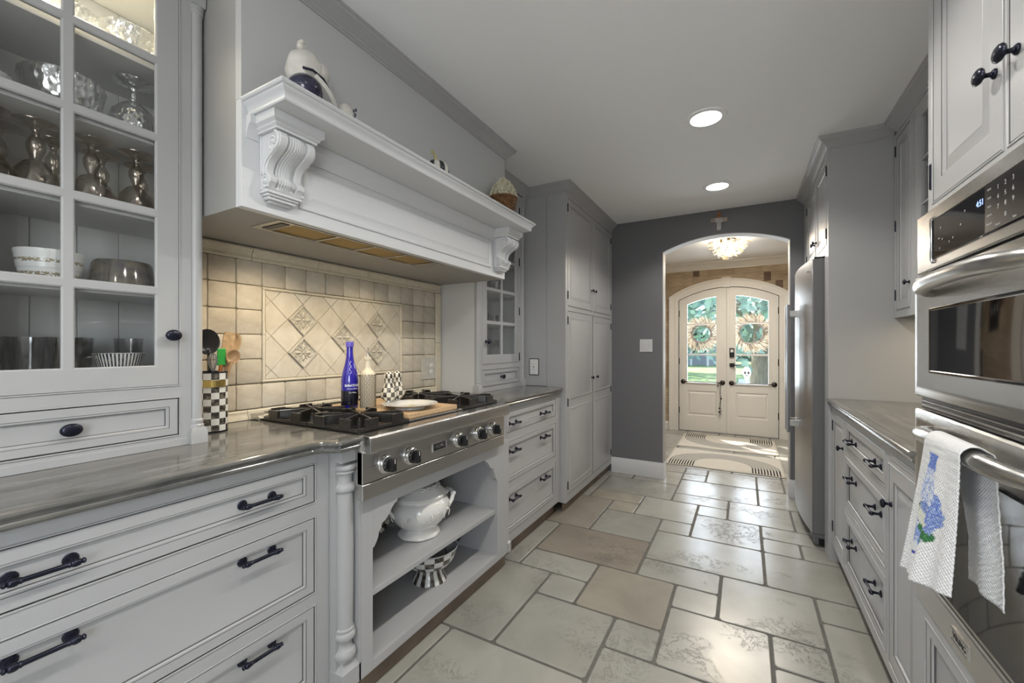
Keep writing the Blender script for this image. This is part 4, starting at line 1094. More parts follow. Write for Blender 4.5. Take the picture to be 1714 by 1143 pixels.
MB().loft([[p0+d*k+y*w+x*q for w, q in ((-ww, -.002), (ww, -.002), (ww, .002), (-ww, .002))] for k, ww in ((.58, .006), (.66, .014), (.96, .020), (1.0, .015))]).build('blade', M['wood'], t, smooth=40)
t = thing('whisk', (cx, cy, cz+.02), 'wire whisk at the near edge of the checkered crock', 'whisk')
wx, wy = cx+.028, cy-.012
MB().tube([(cx, cy, cz+.02), (wx, wy, cz+.20)], .0045, 8).build('handle', M['ssv'], t, smooth=60)
for k in range(5):
    a = k*pi/5; P = []
    for q in range(13):
        s_ = q/12; th = -pi/2+pi*s_; P.append((wx+.026*sin(2*pi*s_*.5)*cos(a)*(1 if s_ < .5 else 1)*cos(pi*s_), wy+.026*sin(pi*s_)*sin(a)*cos(pi*s_), cz+.20+.075*sin(pi*s_)))
    MB().tube(P, .0011, 5).build('wire', M['ssv'], t, smooth=60)
t = thing('spatula', (cx, cy, cz+.02), 'small green and orange spatula between the spoons in the crock', 'spatula')
MB().tube([(cx, cy, cz+.02), (cx+.018, cy+.018, cz+.235)], .005, 8).build('handle', mat('orange_plastic', (.42, .13, .03), .4), t, smooth=60)
MB().box(cx+.016, cx+.021, cy+.006, cy+.034, cz+.232, cz+.292).build('blade', mat('green_silicone', (.03, .30, .05), .4), t, bevel=.003)
# ================================================================ THINGS ON THE MANTEL SHELF
ZM = 1.9636
glz = mat('crackled_white_glaze', (.60, .58, .53), .35, noise_amt=.12, noise_scale=25, bump=.4, bump_scale=90, coat=.3)
nav = mat('navy_glaze', (.02, .02, .05), .12, noise_amt=.6, noise_scale=18, coat=.6)
f = thing('ceramic_figurine', (-1.185, .815, ZM), 'white and navy glazed ceramic figurine with a knotted top on the mantel', 'figurine')
def blob(m, c, r, sc, seed=0, R=None, amp=.10, fr=30):
    n0 = len(m.v); m.sphere(c, r, 22, 14, sc, R); C_ = Vector(c)
    for i in range(n0, len(m.v)):
        p = Vector(m.v[i]); d = p-C_; k = 1+amp*noise.noise(p*fr+Vector((seed, 0, 0))); m.v[i] = tuple(C_+d*k)
m = MB(); blob(m, (0, .005, .118), .056, (.95, 1.02, 1.15), 1, amp=.12); blob(m, (-.018, .028, .100), .045, (.9, 1, 1.3), 9)
blob(m, (.004, -.012, .183), .014, (1, 1, .8), 3, amp=.3, fr=80); blob(m, (.004, -.012, .197), .009, (1.2, 1, .8), 5, amp=.5, fr=90)
blob(m, (-.006, .020, .176), .013, (.8, 1.8, .6), 7, amp=.3)
blob(m, (.034, .040, .122), .026, (.55, 1, 1.05), 4, Matrix.Rotation(.3, 3, 'Z'), amp=.15); m.build('body', glz, f, smooth=180, loc=(0, 0, 0))
m = MB(); blob(m, (.014, -.006, .052), .050, (1, 1, .90), 2, amp=.03); m.build('belly', nav, f, smooth=180, loc=(0, 0, 0))
m = MB()
m.loft([[(.062+.012*sin(t*3), -.012+.072*t, .078-.062*t+dz), (.066+.012*sin(t*3), -.004+.072*t, .088-.062*t+dz)] for t in (0, .2, .4, .6, .8, 1) for dz in (0,)], close=False, cap0=False, cap1=False)
w = m.build('ribbon', glz, f, loc=(0, 0, 0)); sd = w.modifiers.new('thick', 'SOLIDIFY'); sd.thickness = .004
m = MB(); m.tube([(.050, -.040, .092), (.062, -.015, .094), (.064, .018, .086), (.054, .045, .074)], .004, 8); m.build('brim', nav, f, smooth=60, loc=(0, 0, 0))
f2 = thing('ceramic_figurine', (-1.165, .935, ZM), 'low cream ceramic figurine with dark markings lying beside the taller one', 'figurine')
m = MB(); blob(m, (0, -.012, .022), .028, (.9, 1.7, .8), 11, amp=.12); blob(m, (-.005, -.050, .040), .018, (1, 1.1, .9), 13, amp=.2); blob(m, (-.002, .020, .050), .030, (.8, 1.0, 1.1), 14, amp=.1); m.build('body', glz, f2, smooth=180, loc=(0, 0, 0))
m = MB()
for a, b, c in ((.020, .034, .062), (.022, .038, .050), (.021, .036, .038), (.018, .044, .070), (.0, .052, .055), (.0, .053, .040)): m.sphere((a, b, c), .0055, 8, 5, (.5, .6, 1.2))
m.build('markings', nav, f2, smooth=180, loc=(0, 0, 0))

# striped pumpkin
pk = thing('striped_pumpkin', (-1.185, 1.445, ZM), 'black and white striped ceramic pumpkin with gold stem on the mantel', 'pumpkin')
cw = mat('cream_stripe', (.64, .62, .56), .3, coat=.3); cbk = mat('black_stripe', (.012, .013, .022), .15, coat=.6)
m = MB(); NS = 12; R0 = .056
for k in range(NS):
    m.m = k % 2
    a0, a1 = 2*pi*k/NS, 2*pi*(k+1)/NS; L_ = []
    for j in range(13):
        t = pi*j/12; l = []
        for q in range(7):
            a = a0+(a1-a0)*q/6; bulge = .90+.13*sin(pi*q/6)
            rr = R0*sin(t)**.8*bulge; z = .044-.044*cos(t)*(1-.12*(1-sin(t)))
            l.append((rr*cos(a), rr*sin(a), z))
        L_.append(l)
    m.loft(L_, close=False, cap0=False, cap1=False)
m.build('body', [cw, cbk], pk, smooth=50, loc=(0, 0, 0))
MB().tube([(0, 0, .080), (0, -.002, .098), (.002, -.012, .112), (.004, -.026, .118), (.005, -.034, .112)], [.010, .0065, .0058, .006, .0065], 8).build('stem', mat('gold_stem', (.52, .47, .22), .4), pk, smooth=60, loc=(0, 0, 0))

# basket with a cone of cream roses
bk = thing('flower_basket', (-1.205, 2.065, ZM), 'cone of carved cream blossoms in a brown wicker basket at the far mantel end', 'basket')
m = MB()
for r in range(11):
    for k in range(24):
        a = 2*pi*k/24; R_ = .058+.0018*r; dr = .0022*(1 if (k+r) % 2 else -1)
        b = 2*pi*(k+1)/24; dr2 = -dr
        m.tube([((R_+dr)*cos(a), (R_+dr)*sin(a), .006+r*.010), ((R_+dr2)*cos(b), (R_+dr2)*sin(b), .006+r*.010)], .0052, 5, cap=False)
stuff(m.build('wicker', mat('brown_wicker', (.20, .105, .045), .5, noise_amt=.4, noise_scale=30), bk, smooth=60, loc=(0, 0, 0)))
MB().lathe([(.001, 0), (.054, 0), (.060, .05), (.074, .112), (.001, .112)], 24).build('lining', mat('dark_wicker', (.09, .05, .025), .8), bk, loc=(0, 0, 0))
MB().tube([(.0785*cos(2*pi*k/24), .0785*sin(2*pi*k/24), .116) for k in range(25)], .006, 8).build('rim', bpy.data.materials['brown_wicker'], bk, smooth=60, loc=(0, 0, 0))
m = MB(); rr = random.Random(4)
m.lathe([(.070, .112), (.064, .145), (.046, .185), (.025, .213), (.001, .225)], 18)
for ring, (R_, z, n) in enumerate(((.076, .126, 15), (.070, .145, 14), (.062, .163, 12), (.051, .182, 10), (.038, .200, 8), (.024, .215, 5), (.006, .228, 2))):
    for k in range(n):
        a = 2*pi*(k+.5*(ring % 2))/n+rr.uniform(-.06, .06); c = Vector((R_*cos(a), R_*sin(a), z)); R = Matrix.Rotation(a, 3, 'Z') @ Matrix.Rotation(rr.uniform(-.5, .2), 3, 'Y')
        m.sphere(c, .0125, 8, 6, (.55, .75, 1.1), R)
        for q in (-1, 1): m.sphere(c+R @ Vector((.004, q*.006, .001)), .0085, 7, 5, (.5, .35, 1.25), R @ Matrix.Rotation(q*.5, 3, 'X'))
stuff(m.build('blossoms', mat('cream_blossom', (.58, .54, .40), .5, noise_amt=.15, noise_scale=40), bk, smooth=180, loc=(0, 0, 0)))

# ================================================================ OPEN SHELF THINGS
tu = thing('soup_tureen', (-1.315, 1.480, .3745), 'large white relief-moulded soup tureen with lid on the upper open shelf', 'tureen')
TU = 1.0
lob = lambda a, z: 1+.016*cos(8*a)
MB().lathe(fineprof([(.001, .002), (.072, .002), (.079, .006), (.076, .014), (.064, .024), (.063, .032), (.080, .046), (.103, .072), (.115, .100), (.116, .120), (.108, .140), (.099, .150), (.099, .156), (.103, .160), (.100, .163), (.09, .163)], 3), 64, wob=lob).build('bowl', M['porc'], tu, smooth=60, loc=(0, 0, 0))
ld = MB().lathe(fineprof([(.102, .163), (.104, .166), (.100, .171), (.092, .178), (.074, .196), (.066, .202), (.058, .203), (.036, .214), (.014, .221), (.010, .226)], 3), 64, wob=lob).build('lid', M['porc'], tu, smooth=60, loc=(0, 0, 0))
m = MB(); m.lathe(fineprof([(.008, .222), (.009, .228), (.016, .234), (.020, .246), (.015, .258), (.004, .263), (.0005, .263)], 3), 24, wob=lambda a, z: 1+.06*cos(6*a)); m.build('lid_knob', M['porc'], ld, smooth=60, loc=(0, 0, 0))
m = MB(); rr = random.Random(8)
for k in range(26):   # moulded leaves and scrolls
    a = 2*pi*k/26; r0 = .1165; z0 = .098+.012*sin(k*2.1)
    P = [((r0+.001-abs(t-.5)*.010)*cos(a+.12*t), (r0+.001-abs(t-.5)*.010)*sin(a+.12*t), z0+.024*(t-.5)*(1 if k % 2 else -1)+.007*sin(5*t)) for t in [q/8 for q in range(9)]]
    m.tube(P, [.0012+.0022*sin(pi*q/8) for q in range(9)], 6)
m.build('bowl_relief', M['porc'], tu, smooth=60, loc=(0, 0, 0)); m = MB()
for k in range(16):
    a = 2*pi*k/16; P = [((.070+.010*t)*cos(a+.25*sin(3*t)), (.070+.010*t)*sin(a+.25*sin(3*t)), .2045-.010*t+.0) for t in [q/6 for q in range(7)]]
    m.tube(P, .0025, 6)
m.build('lid_relief', M['porc'], ld, smooth=60, loc=(0, 0, 0))
for s_, rz in ((1, radians(62)), (-1, radians(62))):
    R = Matrix.Rotation(rz, 3, 'Z'); m = MB()
    P = [R @ Vector((s_*x, y, z)) for x, y, z in ((.104, -.036, .098), (.122, -.034, .122), (.132, -.026, .145), (.134, 0, .152), (.132, .026, .145), (.122, .034, .122), (.104, .036, .098))]
    Q = []
    for i in range(len(P)-1):
        for t in (0, .33, .66): Q.append(P[i].lerp(P[i+1], t))
    m.tube(Q+[P[-1]], .0085, 10); m.sphere(P[2], .0115, 10, 7); m.sphere(P[4], .0115, 10, 7)
    m.build('handle', M['porc'], tu, smooth=60, loc=(0, 0, 0))
tu.scale = (1.2, 1.2, 1.13)
# checkered platter leaning behind
pt = thing('checkered_platter', (-1.52, 1.335, .3745), 'black and white checkered platter leaning behind the tureen', 'plate')
pc = checks('platter_checks', 34, 5, (.62, .60, .50))
o = weld(uvlathe([(.02, .008), (.08, .008), (.10, .012), (.118, .018), (.134, .020), (.134, .017), (.10, .005), (.02, .002)], 48).build('dish', pc, pt, loc=(0, 0, .118))); o.data.shade_smooth(); o.rotation_euler = (0, radians(58), radians(-20))
# colander
CS = 1.16
co = thing('colander', (-1.312, 1.552, .130), 'black and white checkered enamel colander on a striped foot, on the lowest shelf', 'colander')
weld(uvlathe(fineprof([(.060, .058), (.082, .068), (.100, .090), (.110, .118), (.114, .136)], 4), 48).build('bowl', checks('colander_checks', 18, 4, (.62, .62, .58)), co, loc=(0, 0, 0))).data.shade_smooth()
weld(uvlathe(fineprof([(.052, .056), (.050, .050), (.056, .030), (.068, .008), (.070, .001)], 3), 48).build('foot', checks('foot_stripes', 22, 1, (.62, .62, .58)), co, loc=(0, 0, 0))).data.shade_smooth()
MB().lathe([(.001, .056), (.060, .060), (.096, .086), (.109, .118), (.112, .137), (.0145/.0145*.1145, .139), (.1165, .136), (.1145, .133)], 48, cap=False).build('lining', mat('grey_enamel', (.42, .43, .43), .25), co, smooth=60, loc=(0, 0, 0))
m = MB()
for s_ in (1, -1):
    m.tube([(s_*x*.5, s_*x*.866, z) for x, z in ((.108, .120), (.130, .128), (.140, .140), (.128, .146), (.114, .136))], .005, 8)
m.build('handle', M['blk'], co, smooth=60, loc=(0, 0, 0))
co.scale = (CS,)*3
st = thing('strainer', (-1.327, 1.535, .212), 'round perforated metal strainer resting in the checkered colander', 'strainer')
MB().lathe([(.001, .0), (.055, .003), (.078, .014), (.088, .052), (.092, .054), (.092, .052)], 40, cap=False).build('bowl', mat('brushed_tin', (.50, .50, .49), .35, metal=.6), st, smooth=60, loc=(0, 0, 0)).rotation_euler = (radians(0), radians(14), 0)
m = MB()
for r in range(1, 6):
    for k in range(r*6): m.sphere((r*.011*cos(2*pi*k/(r*6)), r*.011*sin(2*pi*k/(r*6)), .004+r*.0006), .0022, 6, 3, (1, 1, .3))
stuff(m.build('holes', M['gap'], st, loc=(0, 0, 0))).rotation_euler = (0, radians(14), 0)
MB().lathe([(.091, .0525), (.094, .0525), (.094, .0555), (.091, .0555)], 40, cap=False).build('rim', M['blk'], st, smooth=60, loc=(0, 0, 0)).rotation_euler = (0, radians(14), 0)
# ================================================================ RIGHT: BASE CABINET
XRB = .44; T = RF(XRB)
b = thing('base_cabinet', (XRB, 2.30, 0), 'white base cabinet with three drawers and two doors under the right-hand countertop', 'cabinet')
frame(T, 1.60, 2.998, TOEZ, .897, [(2.655, 2.955, .135, .862), (1.950, 2.625, .732, .862), (1.950, 2.625, .443, .692), (1.950, 2.625, .145, .409), (1.62, 1.915, .135, .832), (1.63, 1.885, .850, .868)], b)
for (b0, b1, pb) in ((.732, .862, .783), (.443, .692, .604), (.145, .409, .305)): drawer(T, 1.950, 2.625, b0, b1, b, (2.09, 2.49), pb)
d = front(T, 2.655, 2.955, .135, .862, raisedprof(.045, .016), b, 'door'); knob(T, 2.685, .715, d, .9)
for z in (.22, .79): hinge(T, 2.955, z, d)
d = front(T, 1.62, 1.915, .135, .832, raisedprof(.055, .02), b, 'door'); knob(T, 1.882, .695, d, .95)
MB().box(1.634, 1.881, .853, .866, -.3, .002, T=T).build('pullout_board', M['cab'], b, bevel=.001)
carcass(T, 1.60, 2.998, TOEZ, .897, .60, b)
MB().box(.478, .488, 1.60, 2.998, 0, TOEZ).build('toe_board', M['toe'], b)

# ---------------- fridge enclosure and cabinet over it
b = thing('refrigerator_cabinet', (.424, 3.55, 0), 'tall white end panel and two-door cabinet built round the refrigerator', 'cabinet')
MB().box(.424, WR-.001, 3.0, 3.03, 0, CEIL-.001).build('end_panel', M['cab'], b, bevel=.001)
T = RF(.424)
MB().box(3.03, 3.125, 0, 1.79, -.02, 0, T=T).build('side_stile', M['cab'], b)
ops = [(3.055, 3.470, 1.835, 2.345), (3.500, 3.930, 1.835, 2.345)]
frame(T, 3.03, YB-.001, 1.79, 2.375, ops, b)
for k, o in enumerate(ops):
    d = front(T, *o, raisedprof(.05, .018), b, 'door'); knob(T, (3.505-.055, 3.53)[k], 1.93, d, .85)
    for z in (1.90, 2.27): hinge(T, o[0] if k == 0 else o[1], z, d)
MB().box(.445, WR-.001, 3.031, YB-.001, 1.79, 2.375).build('carcass', M['cab'], b)
m = MB(); m.sweep([(.424, YB-.001), (.424, 2.999), (.712, 2.999)], CROWN, flip=1); m.build('crown_molding', M['cab'], b, smooth=30)

# ---------------- refrigerator
fr = thing('refrigerator', (.70, 3.62, 0), 'stainless steel side-by-side refrigerator with long bar handles', 'refrigerator')
FY0, FY1 = 3.150, 4.075
MB().box(.455, 1.04, FY0+.005, FY1-.005, .035, 1.765).build('body', mat('grey_fridge_side', (.14, .14, .145), .4), fr, bevel=.003)
def fdoor(y0, y1):
    c = (FY0+FY1)/2; half = (FY1-FY0)/2; L_ = []
    n = 14
    out = []
    for k in range(n+1):
        y = y0+(y1-y0)*k/n; q = (y-c)/half; out.append((.365-.036*(1-q*q), y))
    out = [(.452, y0+.002), (.372+.0, y0+.001)]+out+[(.372, y1-.001), (.452, y1-.002)]
    m = MB(); m.loft([[(x, y, z) for x, y in out] for z in (.085, 1.775)])
    return m.build('door', M['ssv'], fr, smooth=30, bevel=.002)
for y0, y1, hy in ((FY0, 3.608, 3.555), (3.616, FY1, 3.668)):
    d = fdoor(y0, y1)
    MB().box(.452, .460, y0+.01, y1-.01, .09, 1.77).build('gasket', M['blk'], d)
    m = MB(); m.loft([[(x, y, z) for x, y in ((.262, hy-.012), (.262, hy+.012), (.272, hy+.014), (.282, hy+.010), (.282, hy-.010), (.272, hy-.014))] for z in (.628, .632, 1.528, 1.532)])
    m.build('handle', M['ssv'], d, smooth=40, bevel=.001)
    for z in (.695, 1.468): MB().box(.278, .335, hy-.011, hy+.011, z-.022, z+.022).build('handle_bracket', M['ss'], d, bevel=.003)
MB().box(.374, .452, FY0-.0015, FY0+.002, .09, 1.77).build('door_edge', bpy.data.materials['grey_fridge_side'], fr)
MB().box(.40, .47, FY0+.02, FY1-.02, .012, .078).build('kick_grille', M['blk'], fr, bevel=.003)
MB().box(.362, .46, FY0+.002, FY0+.075, .058, .083).box(.375, .40, FY0+.005, FY0+.05, .020, .058).build('hinge_bracket', mat('grey_bracket', (.12, .12, .125), .5), fr, bevel=.004)
MB().box(.375, .46, FY0+.002, FY0+.09, 1.768, 1.786).build('top_hinge', M['blk'], fr, bevel=.003)
for y in (FY0+.06, FY1-.06): MB().lathe([(.018, 0), (.018, .02), (.01, .02), (.01, .036)], 14, (.50, y, 0)).build('foot', M['blk'], fr)
T = lambda a, b, c: (.3375-c, a, b)
MB().box(3.22, 3.30, 1.705, 1.711, 0, .003, T=lambda a, b, c: (.352-c+.0, a, b)).build('nameplate', M['chrome'], fr)

# ---------------- wall cabinet right of the panel
XU = .712; T = RF(XU)
b = thing('wall_cabinet', (XU, 2.3, 1.39), 'white wall cabinet with one narrow panelled door and a glass door, above the right countertop', 'cabinet')
ops = [(2.735, 2.965, 1.425, 2.352), (2.12, 2.66, 1.425, 2.352)]
frame(T, 1.60, 2.996, 1.39, 2.375, ops, b)
d = front(T, *ops[0], raisedprof(.050, .018), b, 'door'); knob(T, 2.755, 1.555, d, .8)
for z in (1.51, 1.88, 2.28): hinge(T, 2.965, z, d)
cells = []
for r in range(4):
    for c in range(2): cells.append((2.175+.215*c+.004, 2.175+.215*(c+1)-.004, 1.48+.205*r+.004, 1.48+.205*(r+1)-.004))
gd = frame(T, 2.122, 2.658, 1.427, 2.350, cells, b, 'glass_door', th=.018, bead=0)
for c in cells: MB().box(*c, -.012, -.009, T=T).build('pane', M['glass'], gd)
m = MB(); t = .016
m.box(XU+.02, WR-.001, 1.60, 1.616, 1.39, 2.375).box(XU+.02, WR-.001, 2.980, 2.996, 1.39, 2.375).box(XU+.02, WR-.001, 1.616, 2.980, 1.415, 1.431).box(XU+.02, WR-.001, 1.616, 2.980, 2.355, 2.375).box(XU+.02, WR-.001, 2.69, 2.705, 1.431, 2.355).box(WR-.012, WR-.001, 1.616, 2.98, 1.431, 2.355)
m.build('carcass', M['cab'], b)
for z in (1.68, 1.885, 2.09): MB().box(XU+.03, WR-.013, 1.616, 2.69, z-.015, z).build('shelf', M['cab'], b)
m = MB(); m.sweep([(XU, 2.942), (XU, 1.60)], CROWN, flip=1); m.build('crown_molding', M['cab'], b, smooth=30)
MB().box(.90, .96, 1.75, 2.85, 1.398, 1.412).build('under_cabinet_light', M['white'], b)
lamp('under_cabinet_lamp', 'AREA', (.90, 2.35, 1.385), 2.6, (1, .82, .55), (0, 0, 0), .05, 1.0)

# ================================================================ OVEN TOWER
b = thing('oven_cabinet', (.45, 1.195, 0), 'tall white cabinet housing the wall ovens, two raised-panel doors above', 'cabinet')
TY0, TY1 = .80, 1.59; T = RF(.45)
ops = [(.822, 1.185, 1.622, 2.352), (1.197, 1.560, 1.622, 2.352)]
frame(T, TY0, TY1, 1.598, 2.375, ops, b)
for k, o in enumerate(ops):
    d = front(T, *o, raisedprof(.058, .026), b, 'door'); knob(T, (1.150, 1.232)[k], 1.795, d, 1.0, oval=1.3)
    for z in (1.70, 2.27): hinge(T, o[1]+.002 if k else o[0]-.002, z, d, .065)
m = MB(); m.box(.47, WR-.001, TY0, TY0+.018, 0, 2.375).box(.452, WR-.001, TY1-.018, TY1, 0, 2.375).box(.47, WR-.001, TY0+.018, TY1-.018, 1.60, 2.375); m.build('carcass', M['cab'], b)
m = MB(); m.box(.45, .47, TY0, TY0+.014, .53, 1.598).box(.45, .47, TY1-.014, TY1, .53, 1.598); m.build('side_stile', M['cab'], b)
T = RF(.427)
frame(T, TY0, TY1, TOEZ, .531, [(.84, 1.53, .145, .505)], b, 'lower_frame', th=.03)
front(T, .84, 1.53, .145, .505, flatprof(.035), b, 'lower_drawer')
m = MB(); m.sweep([(.45, TY1), (.45, TY0)], CROWN, flip=1); m.build('crown_molding', M['cab'], b, smooth=30)
MB().box(.478, .488, TY0, TY1, 0, TOEZ).build('toe_board', M['toe'], b)

ov = thing('wall_oven', (.43, 1.195, .53), 'stainless double wall oven with black glass windows and a keypad panel', 'oven')
XO = .430; T = RF(XO); OY0, OY1 = .805, 1.587
MB().box(.452, .95, OY0+.02, OY1-.02, .54, 1.59).build('body', M['blk'], ov)
# control panel
cp = MB().rings(T, OY0, OY1, 1.436, 1.594, [(0, -.022), (0, 0), (.003, .004), (.1195-.0, .004)][:3]).build('control_panel', M['ss'], ov)
MB().rings(T, .925, 1.470, 1.459, 1.561, [(0, .0038), (0, .0050), (.002, .0070), (.0035, .0055)]).build('glass_panel', M['bglass'], ov)
m = MB(); m.tube([T(1.473, 1.452, .0045), T(1.476, 1.457, .006), T(1.476, 1.563, .006), T(1.472, 1.568, .0045)], .0035, 8); m.build('edge_trim', M['chrome'], ov, smooth=60)
kp = MB().box(.95, 1.200, 1.463, 1.557, .0054, .0062, T=T).build('keypad', mat('keypad_black', (.004, .004, .006), .25), ov)
wp = mat('dim_print', (.42, .42, .42), .5)
MT = lambda a, b, c: T(-a, b, c)    # text reads from the room side
def otext(s, size, y, z, c=.0063, mt=wp, parent=None, **k): return text(s, size, lambda a, b, cc: T(y-a, z+b, cc), 0, 0, c, mt, 'lettering', parent, .0002, **k)
for r, row in enumerate(('123', '456', '789')):
    for c_, ch in enumerate(row): otext(ch, .0125, 1.150-.026*c_, 1.541-.019*r, parent=kp)
otext('0', .0125, 1.124, 1.482, parent=kp)
for k, s_ in enumerate(('Clock', 'Cook', 'Timer', 'Defrost', 'Popcorn')): otext(s_, .0062, 1.183, 1.546-.017*k, parent=kp)
otext('Cancel', .0060, 1.152, 1.470, parent=kp); otext('Start', .0060, 1.094, 1.470, parent=kp)
disp = mat('blue_display', (.01, .01, .05), .05, emit=(.05, .03, .30), estr=.35)
otext('4:51', .018, 1.222, 1.530, .0058, mat('display_digits', (.2, .3, .7), .3, emit=(.35, .5, 1), estr=1.2), kp)
for r, (y, z) in enumerate(((1.42, 1.53), (1.43, 1.505), (1.41, 1.50), (1.425, 1.48), (1.35, 1.49), (1.37, 1.485), (1.31, 1.51), (1.29, 1.535))): otext('o', .010, y, z, .0058, wp, ov)
def ovendoor(z0, z1, wz0, wz1, hz, name, wtop):
    d = MB().rings(T, OY0, OY1, z0, z1, [(0, -.018), (0, .004), (.004, .009), (.020, .012), (.030, .0105)]).build(name, M['ss'], ov, smooth=35)
    MB().rings(T, OY0+.125, 1.468, wz0, wz1, [(-.006, .0100), (-.004, .0125), (0, .0125), (.002, .0112), (.0025, .011)]).build('window', M['bglass'], d, smooth=30)
    # bowed bar handle
    P = []; n = 24
    for k in range(n+1):
        t = k/n; y = OY0+.135+(OY1-OY0-.27)*t; bow = (1-(2*t-1)**4)
        P.append(T(y, hz+.010*(1-(2*t-1)**2)-.004, .010+.052*bow**.75))
    m = MB(); m.tube(P, [.014+.004*min(1, 6*min(k, n-k)/n) for k in range(n+1)], 16); m.build('handle', M['ss'], d, smooth=60)
    return d
d1 = ovendoor(1.098, 1.428, 1.172, 1.328, 1.378, 'upper_door', 1)
d2 = ovendoor(.612, 1.062, .632, .965, 1.022, 'lower_door', 1)
m = MB(); m.box(OY0+.015, OY1-.012, 1.064, 1.096, -.02, -.003, T=T); m.build('vent_slot', M['blk'], ov)
m = MB(); m.box(OY0+.02, OY1-.03, 1.074, 1.078, -.003, .002, T=T).box(OY0+.02, OY1-.03, 1.086, 1.089, -.003, .003, T=T); m.build('vent_rail', M['ss'], ov)
MB().rings(T, OY0, OY1, .532, .609, [(0, -.018), (0, .004), (.003, .007)]).build('bottom_trim', M['ss'], ov)
bb = MB().rings(T, 1.265, 1.350, .556, .586, [(0, .006), (0, .0095), (.002, .0105), (.004, .009)]).build('badge', M['chrome'], ov)
otext('VIKING', .020, 1.3075, .5705, .0095, M['blk'], bb)

# ================================================================ DISH TOWEL
def towel():
    t = thing('dish_towel', (.36, 1.16, 1.04), 'white waffle dish towel with a blue hydrangea vase print, draped over the lower oven handle', 'towel')
    nu, nv = 70, 150
    # path in (out x, z): front hem -> over the bar -> back hem
    zb = 1.030; xb = .368; R = .0225
    path = []
    for k in range(90): s_ = k/89; path.append((xb-R-.030*(1-s_)**1.2, .752+(zb-.752)*s_, 0))
    for k in range(1, 14): a = pi-pi*k/13; path.append((xb+R*cos(a), zb+R*sin(a), 0))
    for k in range(1, 47): s_ = k/46; path.append((xb+R+.0*s_, zb-(zb-.770)*s_, 1))
    nv = len(path)
    V = []; F = []; Cc = []
    y_far, y_near = 1.243, 1.075
    rn = random.Random(3)
    def pattern(u, v):
        # u across 0..1 from the far edge, v up 0..1 on the front flap; vase print
        base = (.70, .70, .70)
        x = (u-.42)*.19/1.45; y = (v*.29-.035)/1.02+.03
        n = lambda sc, o=0: noise.noise(Vector((x*sc, y*sc, o)))
        def blue(k): return (.10+.25*k, .16+.3*k, .50+.2*k)
        # neck
        if .222 < y < .250 and abs(x+.008) < .013+.006*abs((y-.236)/.014)**2: return blue(max(0, n(260)*1.6+.2))
        # shoulders / top of vase
        if .150 < y <= .222:
            w = .013+.020*sin(min(1, (.222-y)/.05)*pi/2)
            if abs(x+.008) < w: return blue(.7) if n(170, 3) > -.05 and n(330, 1) > -.1 else (.66, .68, .74)
        # flowers
        cl = [((-.004, .150), .021, 0), ((.022, .160), .018, 1), ((.034, .132), .020, 1), ((-.016, .128), .020, 2), ((.004, .120), .022, 2), ((-.028, .112), .010, 0), ((.026, .112), .014, 1)]
        for (cx_, cy_), r, kd in cl:
            dd = math.hypot(x-cx_, y-cy_)+.006*n(110, kd)
            if dd < r: 
                q = n(240, kd+4)
                return ((.10+.30*max(0, q+.4), .16+.34*max(0, q+.4), .50+.2*max(0, q+.3)) if kd < 2 else (.66-.1*max(0, -q), .68-.08*max(0, -q), .60-.1*max(0, -q)))
        for (cx_, cy_), r in (((-.030, .134), .011), ((.014, .094), .014), ((-.006, .100), .012), ((.030, .094), .010)):
            if math.hypot(x-cx_, (y-cy_)*.8)+.006*n(140) < r: return (.05+.05*n(200), .17+.08*n(200), .07)
        # bowl of the vase
        if .048 < y < .104:
            w = .030*sin(min(1, (y-.040)/.05)*pi/2)
            if abs(x+.004) < w: return blue(.6) if n(150, 9)+.35*sin((y-.07)*90) > .02 else (.66, .68, .74)
        if .040 < y <= .046 and abs(x+.004) < .018: return (.07, .08, .35)
        return base
    for j, (px, pz, side) in enumerate(path):
        for i in range(nu+1):
            u = i/nu; v = (pz-.752)/.29
            down = max(0, min(1, (1.03-pz)/.28))
            if side == 0 and j < 100:
                yf = y_far+.030*down; yn = y_near-.008*down
                y = yf+(yn-yf)*u
                fold = .016*down*sin(u*7.5+.4)*(.3+.7*u)+.006*down*sin(u*19)
                x = px-.006*down*(1-u)+fold
                z = pz-(0 if side else .0)+(-.022+.042*u)*down
            else:
                yf = 1.178; yn = 1.058-.006*down
                y0_ = y_far+(y_near-y_far)*u
                k = min(1, down*1.6+.0)
                y = y0_+((yf+(yn-yf)*u)-y0_)*k
                x = px+.004+.004*k*sin(u*9); z = pz
            hx = .0007*(sin(u*150)*sin(j*1.45))    # waffle weave
            V.append((x-hx, y, z))
            vv = (pz-.752)/.29
            Cc.append(pattern(u, vv) if side == 0 and j < 90 else (.70, .70, .70))
    for j in range(nv-1):
        for i in range(nu): a = j*(nu+1)+i; F.append((a, a+1, a+nu+2, a+nu+1))
    me = bpy.data.meshes.new('cloth'); me.from_pydata(V, [], F); me.update(calc_edges=True)
    ca = me.color_attributes.new(name='col', type='FLOAT_COLOR', domain='POINT')
    for k, c in enumerate(Cc): ca.data[k].color = (*[max(0, q) for q in c], 1)
    me.shade_smooth(); me.materials.append(attr_mat('towel_cotton', 'col', .85))
    o = bpy.data.objects.new('cloth', me); COL.objects.link(o); attach(o, t)
    sd = o.modifiers.new('thick', 'SOLIDIFY'); sd.thickness = .0022
towel()
